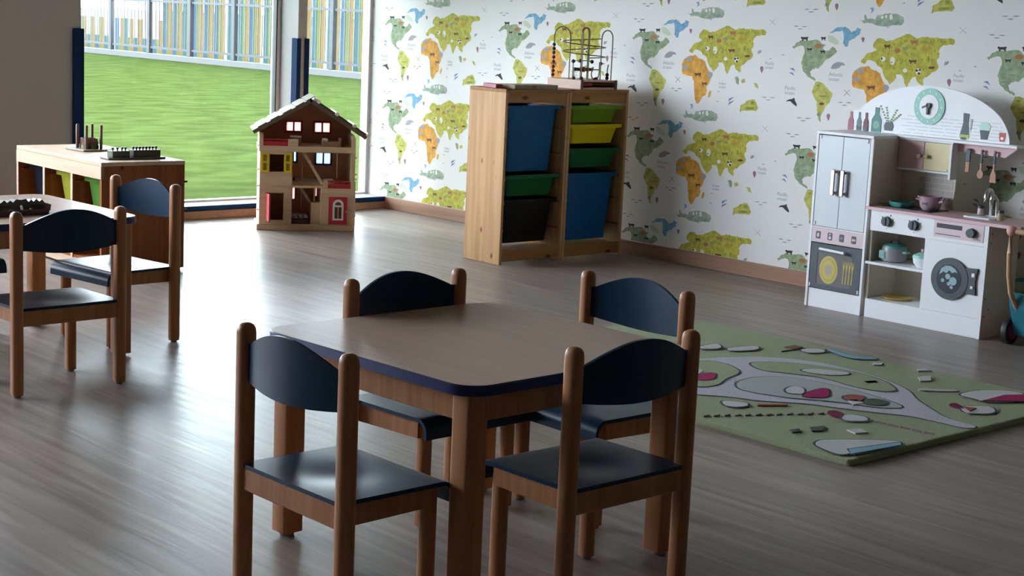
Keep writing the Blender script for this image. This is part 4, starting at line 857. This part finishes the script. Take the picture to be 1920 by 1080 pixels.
for x0, x1, hx in ((.017, .1575, .128), (.1595, .309, .182)):
    d = kp('fridge_door', B(x0, x1, .001, .012, .394, .830, b=.0015), FD, lab='pale silver fridge door')
    hd = kp('handle', MB().box(hx - .011, hx + .011, -.026, -.016, .55, .675, b=.003), METAL, d)
    kp('handle_stand', MB().box(hx - .005, hx + .005, -.016, .001, .558, .568).box(hx - .005, hx + .005, -.016, .001, .657, .667), METAL, d)
for x, z in ((.022, .812), (.292, .812), (.022, .398), (.018, .098), (.300, .098)): kp('hinge_clip', B(x, x + .010, -.004, .002, z, z + .018, b=.002), HNG)
kp('fridge_divider', B(.014, .312, 0, .25, .386, .392), KWHITE)
cp = kp('oven_controls', B(.014, .312, .001, .012, .316, .385), KROSE, lab='pale pink oven control strip with four icons')
for i, x in enumerate((.052, .121, .189, .259)):
    ic = kp('icon', plate2([(a + x, b + .351) for a, b in rrect(.027, .036, .005, 3)], .0000, .0012), SLATE, cp)
    sh = [ell(0, 0, .007, .011, 12), ell(0, -.006, .008, .008, 12), ell(0, 0, .008, .009, 6), ell(-.004, 0, .006, .007, 8)][i]
    kp('icon_mark', plate2([(a + x, b + .351) for a, b in sh], -.0008, .0), KROSE if i != 2 else mat('icon_grey', (.2, .2, .22), .5), ic)
    if i in (1, 3): kp('icon_mark', plate2([(a + x + (.006 if i == 3 else 0), b + .351 + (.010 if i == 1 else 0)) for a, b in ell(0, 0, .005, .005, 10)], -.0008, .0), KROSE, ic)
ov = kp('oven_door', B(.016, .310, .001, .012, .093, .312, b=.0015), SLATE, lab='dark oven door printed with a yellow plate and forks')
OVW = mat('oven_window_print', (0.12, 0.105, 0.105), 0.4); YP = mat('print_plate_yellow', (0.55, 0.46, 0.11), 0.5); YG = mat('print_plate_gold', (0.48, 0.38, 0.10), 0.5); PGY = mat('print_plate_grey', (0.40, 0.36, 0.30), 0.5)
kp('oven_window', plate2([(a + .160, b + .193) for a, b in rrect(.20, .155, .012, 3)], .0002, .0012), OVW, ov)
kp('window_edge_print', plate2([(.056, .118), (.062, .118), (.062, .262), (.056, .268)], -.0003, .001), BLACK, ov)  # black strip along the left edge of the oven window
for r, m, y0 in ((1.0, YP, -.0006), (.82, YG, -.0012), (.70, YP, -.0018), (.36, PGY, -.0024)): kp('plate_print', plate2(ell(.128, .190, .054 * r, .068 * r, 28), y0, y0 + .0016), m, ov)
for x in (.214, .231, .248, .265): kp('fork_print', plate2([(x - .006, .245), (x - .003, .245), (x - .001, .225), (x + .002, .225), (x + .004, .243), (x + .007, .243), (x + .006, .215), (x + .003, .19), (x + .002, .135), (x - .004, .135), (x - .002, .19), (x - .004, .215)], -.0006, .001), YP, ov)
kp('handle', MB().tube([(.083, -.022, .289), (.227, -.022, .284)], .0075, 10), KWHITE, ov, True); kp('handle_stand', MB().box(.10, .108, -.02, .002, .284, .292).box(.20, .208, -.02, .002, .281, .289), KWHITE, ov)
kp('kickboard', B(.014, .312, .006, .016, 0, .090), KWHITE)
# right half
kp('gap_filler', B(.326, .346, .02, .03, 0, .508), KCREAM)
kp('side_panel', B(.953, .967, 0, KD, 0, .508, b=.001), KCREAM, lab='cream right side panel with screw holes')
for y_, z in ((.03, .47), (.03, .43), (.02, .34), (.02, .18), (.05, .13), (.02, .10)): kp('screw_hole', MB().tube([(.9665, y_, z), (.9682, y_, z)], .004, 8), SLATE)
kp('front_edge', B(.951, .968, -.002, 0, 0, .508), KWHITE); kp('partition', B(.648, .660, .0, KD - .006, .088, .412), KWHITE); kp('base_shelf', B(.346, .953, .016, KD - .006, .076, .088), KWHITE); kp('kickboard', B(.346, .953, .006, .016, 0, .088), KWHITE)
kp('shelf', B(.330, .648, .004, KD - .006, .252, .264), KWHITE); kp('carcass_back', B(.326, .953, KD - .006, KD, 0, .508), KCREAM); kp('inner_side', B(.328, .334, .03, KD - .006, .088, .508), KCREAM)
kp('hob_panel', B(.346, .660, .0, .012, .412, .507), KWHITE)
for x in (.437, .584):
    kn_ = kp('hob_knob', MB().lathe([(.022, -.018), (.0225, -.004), (.024, 0)], n=20, M=Matrix.Translation((x, 0, .463)) @ Matrix.Rotation(-PI / 2, 4, 'X')), SLATE, None, True)
    kp('knob_grip', B(x - .004, x + .004, -.0215, -.016, .445, .481), BLACK, kn_)
    for a in (20, 60, 150, 200, 270, 330): c, s = math.cos(math.radians(a)), math.sin(math.radians(a)); kp('tick_print', plate2([(x + .031 * c - .003, .463 + .031 * s - .003), (x + .031 * c + .004, .463 + .031 * s - .002), (x + .034 * c + .003, .463 + .034 * s + .003), (x + .034 * c - .002, .463 + .034 * s + .003)], -.0008, .0), SLATE, kn_)
kp('washer_header', B(.660, .953, .0, .012, .412, .507), KWHITE)
wc = kp('washer_controls', B(.690, .944, -.003, .001, .428, .505), KROSE, lab='pale pink washing machine control panel')
kp('display', B(.704, .834, -.0042, -.0028, .470, .490), BLACK, wc); kp('caption_print', B(.700, .83, -.0040, -.0028, .440, .4435), SLATE, wc); kp('caption_print', B(.892, .93, -.0040, -.0028, .437, .4405), mat('caption_grey', (.3, .25, .25), .6), wc)
kp('washer_knob', MB().lathe([(.020, -.020), (.021, -.004), (.022, 0)], n=20, M=Matrix.Translation((.886, -.003, .466)) @ Matrix.Rotation(-PI / 2, 4, 'X')), SLATE, wc, True)
wf = kp('washer_front', B(.660, .953, .0, .012, .090, .411), KWHITE, lab='white washing machine front with dark round porthole')
ring = kp('porthole', plate2(ell(.797, .248, .095, .0945, 40), -.012, .0), SLATE, wf)
BUB = mat('bubble_blue', (0.30, 0.46, 0.52), 0.4)
kp('porthole_glass', plate2(ell(.795, .247, .064, .066, 32), -.0128, -.0118), mat('porthole_dark', (.022, .032, .042), .25), ring)
kp('foam_print', plate2([(.745, .262), (.752, .290), (.775, .306), (.80, .307), (.825, .296), (.838, .278), (.825, .283), (.81, .276), (.795, .287), (.78, .272), (.765, .278)], -.0136, -.0126), BUB, wf)
for x, z, r in ((.79, .258, .013), (.818, .240, .019), (.797, .226, .009), (.765, .238, .009), (.812, .212, .008)): kp('bubble_print', plate2(ell(x, z, r, r, 14), -.0142, -.0132), BUB, wf)
kp('hinge_block', plate2([(.872, .196), (.933, .192), (.926, .25), (.935, .312), (.872, .308)], -.010, 0), SLATE, wf); kp('hinge_clip', B(.908, .925, -.014, -.010, .272, .290, b=.002), HNG, wf); kp('hinge_clip', B(.905, .922, -.014, -.010, .218, .234, b=.002), METAL, wf)
kp('worktop', MB().prism([(.322, -.014), (1.08, -.014), (1.12, .0), (1.15, .05), (1.15, .19), (1.12, .24), (1.08, KD + .006), (.326, KD + .006)], .508, .522), KPINK, lab='pink worktop')
kp('hob_plate', MB().prism([(a + .49, b + .135) for a, b in rrect(.27, .17, .02, 4)], .522, .5245), BLACK)
sk = kp('sink', MB().loft([[(a + .85, b + .15, z) for a, b in rrect(.15 * s, .14 * s, .02 * s, 4)] for s, z in ((1.0, .5225), (1.0, .529), (.86, .529), (.82, .5235))]), KWHITE, lab='small white sink')
kp('tap', MB().tube([(.838, .215, .525), (.838, .215, .60)] + [(.838, .19 + .027 * math.cos(a), .61 + .035 * math.sin(a)) for a in [PI * i / 8 for i in range(9)]] + [(.838, .163, .59)], [.011] * 2 + [.010] * 9 + [.009], 10), METAL, sk, True)
kp('tap_lever', MB().tube([(.87, .21, .525), (.87, .21, .60), (.875, .17, .625)], .007, 8), METAL, sk, True)
# upper part
BK = mat('backsplash_print', (0.52, 0.50, 0.46), 0.5)
kp('backsplash', plate2([(.326, .522), (.622, .522), (.618, .56), (.624, .62), (.624, .70), (.326, .70)], .246, .252), KCREAM)
bl_ = MB(); r_ = random.Random(5)
for i in range(6):
    x = .43 + (.02 if i % 2 else 0)
    while x < .605:
        w_ = .055 + r_.random() * .02; bl_.box(x, min(x + w_, .612), .2448, .2462, .530 + i * .028, .530 + i * .028 + .022); x += w_ + .006
kp('brick_print', bl_, BK)
kp('fridge_inner_side', B(.326, .330, .0, KD, .522, .834), KCREAM)
for nm, a in (('cabinet_top', (.330, .624, .198, .252, .832, .840)), ('cabinet_floor', (.330, .612, .198, .252, .690, .700)), ('cabinet_side', (.612, .624, .194, .252, .668, .832))): kp(nm, B(*a, b=.001), KWHITE)
for x0, x1, m, kx, lb_ in ((.332, .470, KPINK, .455, 'pink cupboard door'), (.473, .611, KYEL, .492, 'pale yellow cupboard door')):
    d = kp('cabinet_door', B(x0, x1, .199, .209, .702, .830, b=.001), m, lab=lb_)
    kp('knob', MB().lathe([(.004, .014), (.005, .008), (.010, .004), (.011, -.004), (.006, -.008)], n=14, M=Matrix.Translation((kx, .185, .764)) @ Matrix.Rotation(-PI / 2, 4, 'X')), m, d, True)
kp('hinge_clip', B(.592, .604, .195, .199, .704, .716, b=.002), HNG)
kp('long_shelf', B(.326, .950, .194, KD + .004, .840, .852, b=.001), KWHITE)
kp('hook_rail', plate2([(.624, .800), (.87, .792), (.93, .838), (.624, .838)], .240, .250), KPINK, lab='pink hook rail under the shelf')
dome = kp('dome_board', plate2([(.448 + .43 * math.cos(PI * i / 40), .850 + .237 * math.sin(PI * i / 40)) for i in range(41)], .250, .258), KWHITE, lab='white domed back board printed with bricks, bottles and jars')
ln = MB(); GR = mat('brick_line_print', (0.56, 0.57, 0.58), 0.6)
for i in range(6):
    z = .862 + i * .0155; hw = .43 * math.sqrt(max(0, 1 - ((z - .85) / .237) ** 2)) - .02
    x = .30 + (i % 2) * .03
    while x < .448 + hw:
        w_ = .05 + r_.random() * .03; ln.box(x, min(x + w_, .448 + hw), .2492, .2502, z, z + .0022); x += w_ + .012
kp('brick_lines', ln, GR, dome)
def dp(n, pts, m, y0=.2478, d=.0022): return kp(n, plate2(pts, y0, y0 + d), m, dome)
ck = kp('clock_face', plate2(ell(.448, .992, .083, .085, 36), .2445, .2505), MINT, dome); ck['label'] = 'mint green clock ring'
kp('clock_centre', plate2(ell(.448, .992, .052, .056, 30), .2425, .2447), KWHITE, dome)
for i in range(12): a = PI * i / 6; dp('clock_mark', ell(.448 + .068 * math.cos(a), .992 + .070 * math.sin(a), .005, .007, 8), mat('mint_pale', (.55, .8, .72), .5), .2432, .0012)
kp('clock_hands', MB().box(.441, .453, .230, .238, .955, 1.0, b=.002).prism([(.420, .982), (.446, .992), (.446, 1.002), (.420, .990)], .226, .231, 'y').lathe([(.012, 0), (.012, .012)], n=14, M=Matrix.Translation((.449, .2425, .998)) @ Matrix.Rotation(PI / 2, 4, 'X')), SLATE, dome)
def bottle(x, z0, z1, w_, m):
    h_ = z1 - z0
    return dp('bottle_print', [(x - w_, z0), (x + w_, z0), (x + w_, z0 + h_ * .5), (x + w_ * .4, z0 + h_ * .72), (x + w_ * .4, z1), (x - w_ * .4, z1), (x - w_ * .4, z0 + h_ * .72), (x - w_, z0 + h_ * .5)], m, .2465, .0035)
kp('bottle_backing', plate2([(.0, .848), (.2, .848), (.2, .90), (.165, .97), (.14, .975), (.10, .95), (.02, .945), (.0, .90)], .2490, .2496), KWHITE, dome)
bottle(.012, .849, .938, .0155, mat('print_rose', (.40, .12, .15), .5)); bottle(.060, .849, .938, .0135, mat('print_bottle_green', (.10, .22, .19), .5)); bottle(.100, .849, .938, .0145, mat('print_maroon', (.16, .045, .055), .5)); bottle(.160, .850, .968, .028, mat('print_sea_green', (.09, .25, .22), .5))
dp('label_print', ell(.160, .885, .018, .02, 14), mat('print_sea_pale', (.20, .38, .33), .5), .2455, .0014)
for x in (.060, .098): dp('label_print', [(x - .013, .853), (x + .013, .853), (x + .013, .872), (x, .866), (x - .013, .874)], BLACK, .2455, .0014)
dp('pot_print', [(.208, .862), (.252, .862), (.258, .885), (.250, .902), (.212, .902), (.205, .885)], SLATE)
LG = mat('print_leaf', (.24, .38, .16), .6)
for x0, z0, x1, z1 in ((.222, .90, .175, .98), (.228, .90, .21, .975), (.235, .90, .272, .965), (.24, .90, .295, .945)):
    for i in range(6):
        f_ = (i + .6) / 6; x = x0 + (x1 - x0) * f_; z = z0 + (z1 - z0) * f_; s = 1 if i % 2 else -1
        dp('leaf_print', [(x - .007 * s - .002, z - .001), (x, z - .005), (x + .007 * s, z + .003), (x, z + .005)], LG)
dp('jug_print', [(.622, .878), (.668, .878), (.660, .93), (.662, .974), (.632, .976), (.634, .93)], SLATE); dp('jug_base_print', [(.622, .862), (.668, .862), (.670, .878), (.620, .878)], mat('print_lime', (.38, .55, .10), .5)); dp('jug_foot_print', ell(.642, .860, .016, .006, 12), SLATE, .2468)
dp('jug_handle_print', [(.670, .90), (.678, .90), (.680, .95), (.672, .952)], GR)
dp('glass_print', [(.722, .903), (.772, .903), (.778, .925), (.768, .938), (.730, .938), (.718, .925)], mat('mint_pale', (.55, .8, .72), .5)); dp('glass_print', [(.732, .864), (.764, .864), (.772, .905), (.724, .905)], SLATE)
dp('cup_print', [(.828, .862), (.852, .862), (.856, .885), (.856, .902), (.824, .902), (.824, .885)], mat('print_red', (.55, .10, .08), .5)); dp('cup_heart_print', ell(.840, .876, .008, .007, 10), KWHITE, .2468)

def on_k(lx, ly, z): return KM @ Vector((lx, ly, z))
KR = -PI / 2
tea = thing('toy_pot', 'shiny pink toy cooking pot on the black hob', 'toy pot', on_k(.562, .15, .5250), KR)
PKM = mat('pink_enamel', (0.47, 0.32, 0.38), 0.25)
obj('body', MB().lathe([(.036, 0), (.046, .012), (.051, .035), (.050, .060), (.052, .063), (.047, .063), (.046, .014), (.03, .008)], n=24), PKM, tea, True)
for s in (-1, 1): obj('handle', MB().tube([(s * .048, 0, .05), (s * .07, 0, .055), (s * .07, -.01, .045), (s * .048, -.008, .04)], .006, 8), PKM, tea, True)
obj('face_print', B(-.012, .012, -.0525, -.0505, .026, .036), SLATE, tea)
pan = thing('toy_pan', 'teal toy pan with pink handle on the kitchen worktop', 'toy pan', on_k(.425, .12, .5250), KR)
obj('bowl', MB().lathe([(.045, 0), (.056, .010), (.058, .024), (.054, .024), (.052, .012), (.03, .008)], n=24), TEAL, pan, True)
obj('handle', MB().tube([(-.05, -.015, .017), (-.085, -.04, .014)], .007, 8), KPINK, pan, True)
ck_ = thing('toy_rice_cooker', 'grey toy rice cooker with green handles on the kitchen shelf', 'toy cooker', on_k(.415, .11, .2645), KR)
GYM = mat('cooker_grey', (.34, .33, .33), .35)
obj('body', MB().lathe([(.050, 0), (.058, .008), (.060, .055), (.057, .066)], n=26), GYM, ck_, True); obj('lid', MB().lathe([(.058, .066), (.056, .076), (.036, .084), (.01, .087)], n=26), TEAL, ck_, True)
obj('lid_handle', MB().tube([(-.022, 0, .084), (-.016, 0, .098), (.016, 0, .098), (.022, 0, .084)], .005, 8), SLATE, ck_, True); obj('handle', B(.05, .078, -.02, .02, .045, .056, b=.004), MINT, ck_); obj('dial', B(-.044, -.006, -.064, -.050, .015, .055, b=.005), MINT, ck_); obj('dial_face', B(-.036, -.014, -.0655, -.0638, .025, .047), BUB, ck_); obj('foot', MB().lathe([(.04, -.0003), (.05, .002)], n=20), SLATE, ck_)
bw_ = thing('toy_bowl', 'white and mint toy pot beside the rice cooker', 'toy pot', on_k(.592, .075, .2645), KR)
obj('bowl', MB().lathe([(.022, 0), (.038, .018), (.043, .045)], n=22), KWHITE, bw_, True); obj('lid', MB().lathe([(.045, .045), (.042, .056), (.015, .068)], n=22), MINT, bw_, True); obj('lid_knob', MB().lathe([(.005, .066), (.008, .085)], n=10), KPINK, bw_, True)
tag(obj('toy_plate', MB().lathe([(.055, 0), (.070, .010), (.072, .013), (.066, .013), (.05, .006), (.02, .005)], n=26), mat('plate_yellow', (.60, .44, .12), .4), smooth=True, loc=on_k(.445, .12, .0885)), 'yellow toy plate on the bottom kitchen shelf', 'toy plate')
UW = mat('utensil_wood', (.46, .25, .15), .5)
for lab, lx, kind in (('toy spatula hanging from the left hook of the pink rail', .690, 0), ('toy slotted ladle hanging from the middle hook', .760, 1), ('toy turner hanging from the right hook of the pink rail', .826, 2)):
    t = thing('toy_utensil', lab, 'toy utensil', on_k(lx, .226, .815), KR, 'toy kitchen utensils')
    wdt = .012 if kind == 0 else .006
    obj('grip', MB().box(-wdt, wdt, -.004, .004, -.058, .004, b=.002), SLATE, t)
    if kind == 0: obj('blade', B(-.010, .010, -.003, .003, -.105, -.058, b=.001), UW, t)
    elif kind == 1: obj('shaft', B(-.004, .004, -.003, .003, -.09, -.058), UW, t); obj('head', MB().prism(ell(0, -.108, .016, .020, 16), -.004, .004, 'y'), UW, t)
    else: obj('shaft', B(-.004, .004, -.003, .003, -.085, -.058), UW, t); obj('head', MB().prism([(-.016, -.14), (.016, -.14), (.013, -.10), (.004, -.085), (-.004, -.085), (-.013, -.10)], -.003, .003, 'y'), UW, t)
    kp('hook', MB().tube([(lx, .241, .812), (lx, .224, .812), (lx, .218, .820)], .004, 8), KPINK)
for lab, lx, ly, m in (('small jar with a dark lid right of the sink tap', .945, .12, mat('jar_cream', (.5, .42, .3), .4)), ('small pale pink jar left of the sink tap', .795, .20, KROSE)):
    t = thing('toy_jar', lab, 'toy jar', on_k(lx, ly, .5225), KR)
    obj('body', MB().lathe([(.013, 0), (.015, .004), (.014, .034)], n=14), m, t, True); obj('lid', MB().lathe([(.0145, .034), (.014, .046), (.008, .048)], n=14), SLATE, t, True)

# ---------------------------------------------------------------- push walker at the right edge
wk = thing('push_walker', 'teal and wood push walker with pink-hubbed wheels at the right photo edge', 'walker', (-.25, -5.12, 0), -PI / 2)
TB = mat('walker_teal', (0.03, 0.20, 0.26), 0.4); WHL = mat('walker_tyre', (0.02, 0.018, 0.025), 0.5); HUB = mat('walker_pink', (0.40, 0.03, 0.12), 0.4); PKN = mat('walker_salmon', (0.66, 0.33, 0.30), 0.4); WWD = mat('walker_wood', (0.55, 0.34, 0.20), 0.45)
obj('body', MB().prism([(-.175, .045), (.14, .045), (.14, .15), (.03, .15), (-.10, .12), (-.16, .135), (-.20, .19), (-.225, .24), (-.24, .235), (-.225, .17), (-.19, .10)], -.115, .115, 'x'), TB, wk)
wm = MB().lathe([(.045, -.016), (.058, -.012), (.060, 0), (.058, .012), (.045, .016)], n=24, M=Matrix.Rotation(PI / 2, 4, 'Y')).mesh('wheel', WHL, True); hm = MB().lathe([(.038, -.0175), (.038, .0175)], n=20, M=Matrix.Rotation(PI / 2, 4, 'Y')).mesh('hub', HUB, True)
for x in (-.135, .135):
    for y_ in (-.167, .10): q = link('wheel', wm, wk, (x, y_, .060)); link('hub', hm, q)
for x in (-.085, .085): obj('upright', MB().tube([(x, -.205, .16), (x, -.275, .24), (x, -.305, .32), (x, -.318, .42), (x, -.318, .515)], .011, 10), WWD, wk, True)
obj('grip_bar', MB().tube([(-.07, -.318, .515), (.07, -.318, .515)], .012, 10), WWD, wk, True)
for x in (-.082, .082): obj('knob', MB().ball((x, -.318, .515), .024, 14), PKN, wk, True)

# ---------------------------------------------------------------- rug
rug = thing('play_rug', 'thick green play rug with a pale road and small farm pictures', 'rug', (0, 0, 0))
def pile(n, c): return mat('pile_' + n, c, 0.95, 0.1, var=.22, scale=260, bump=.5)
RC = {'road': pile('lavender', (.56, .54, .60)), 'turf': pile('green', (.37, .41, .26)), 'mist': pile('mist', (.46, .48, .46)), 'white': pile('white', (.62, .61, .62)), 'magenta': pile('magenta', (.40, .03, .12)), 'rust': pile('rust', (.36, .10, .09)), 'moss': pile('moss', (.10, .13, .09)), 'maroon': pile('maroon', (.20, .03, .08)), 'sky': pile('sky', (.26, .48, .58)), 'brown': pile('brown', (.24, .13, .10)), 'mauve': pile('mauve', (.36, .24, .25))}
x0, x1, y0, y1 = -2.72, -1.32, -5.815, -3.87
pr_ = rrect(x1 - x0, y1 - y0, .015, 3); cx_, cyy = (x0 + x1) / 2, (y0 + y1) / 2
obj('pile', MB().loft([[(cx_ + a * s, cyy + b * s, z) for a, b in pr_] for s, z in ((.998, .0), (1, .004), (1, .017), (.997, .021), (.992, .022))]), RC['turf'], rug)
GV = mat('carved_groove', (.05, .055, .06), .95)
def clampx(p): return (min(max(p[0], x0 + .006), x1 - .006), min(max(p[1], y0 + .006), y1 - .006))
NM = {'road': 'road_band', 'turf': 'meadow_patch', 'mist': 'meadow_patch', 'magenta': 'red_roof_motif', 'white': 'pale_motif', 'sky': 'water_motif'}
for c, lay, fl in RUG:
    pts = [clampx(p) for p in zip(fl[0::2], fl[1::2])]
    A = sum(a[0] * b[1] - b[0] * a[1] for a, b in zip(pts, pts[1:] + pts[:1]))
    if A < 0: pts = pts[::-1]
    if len(pts) > 4 and c != 'mauve': pts = smooth_poly(pts, 2)
    zt = .0245 + .0022 * lay
    part = obj(NM.get(c, 'farm_motif'), MB().prism(pts, .019, zt), RC[c], rug)
    if abs(A) > .012:
        per = pts; n_ = len(per); out = []
        for i in range(n_):
            a, b, d = Vector(per[i - 1]), Vector(per[i]), Vector(per[(i + 1) % n_]); t = (d - a)
            if t.length < 1e-6: t = Vector((1, 0))
            t.normalize(); nn = Vector((t.y, -t.x)); out.append(clampx(tuple(b + nn * .009)))
        m = MB()
        for i in range(n_):
            j = (i + 1) % n_
            if (Vector(out[i]) - Vector(out[j])).length < 1e-5: continue
            m.flat([(per[i][0], per[i][1]), (out[i][0], out[i][1]), (out[j][0], out[j][1]), (per[j][0], per[j][1])], lambda u, v: (u, v, zt - .0012 + (.0 if lay else -.0006)))
        obj('carved_outline', m, GV, part)
bpy.context.view_layer.update()
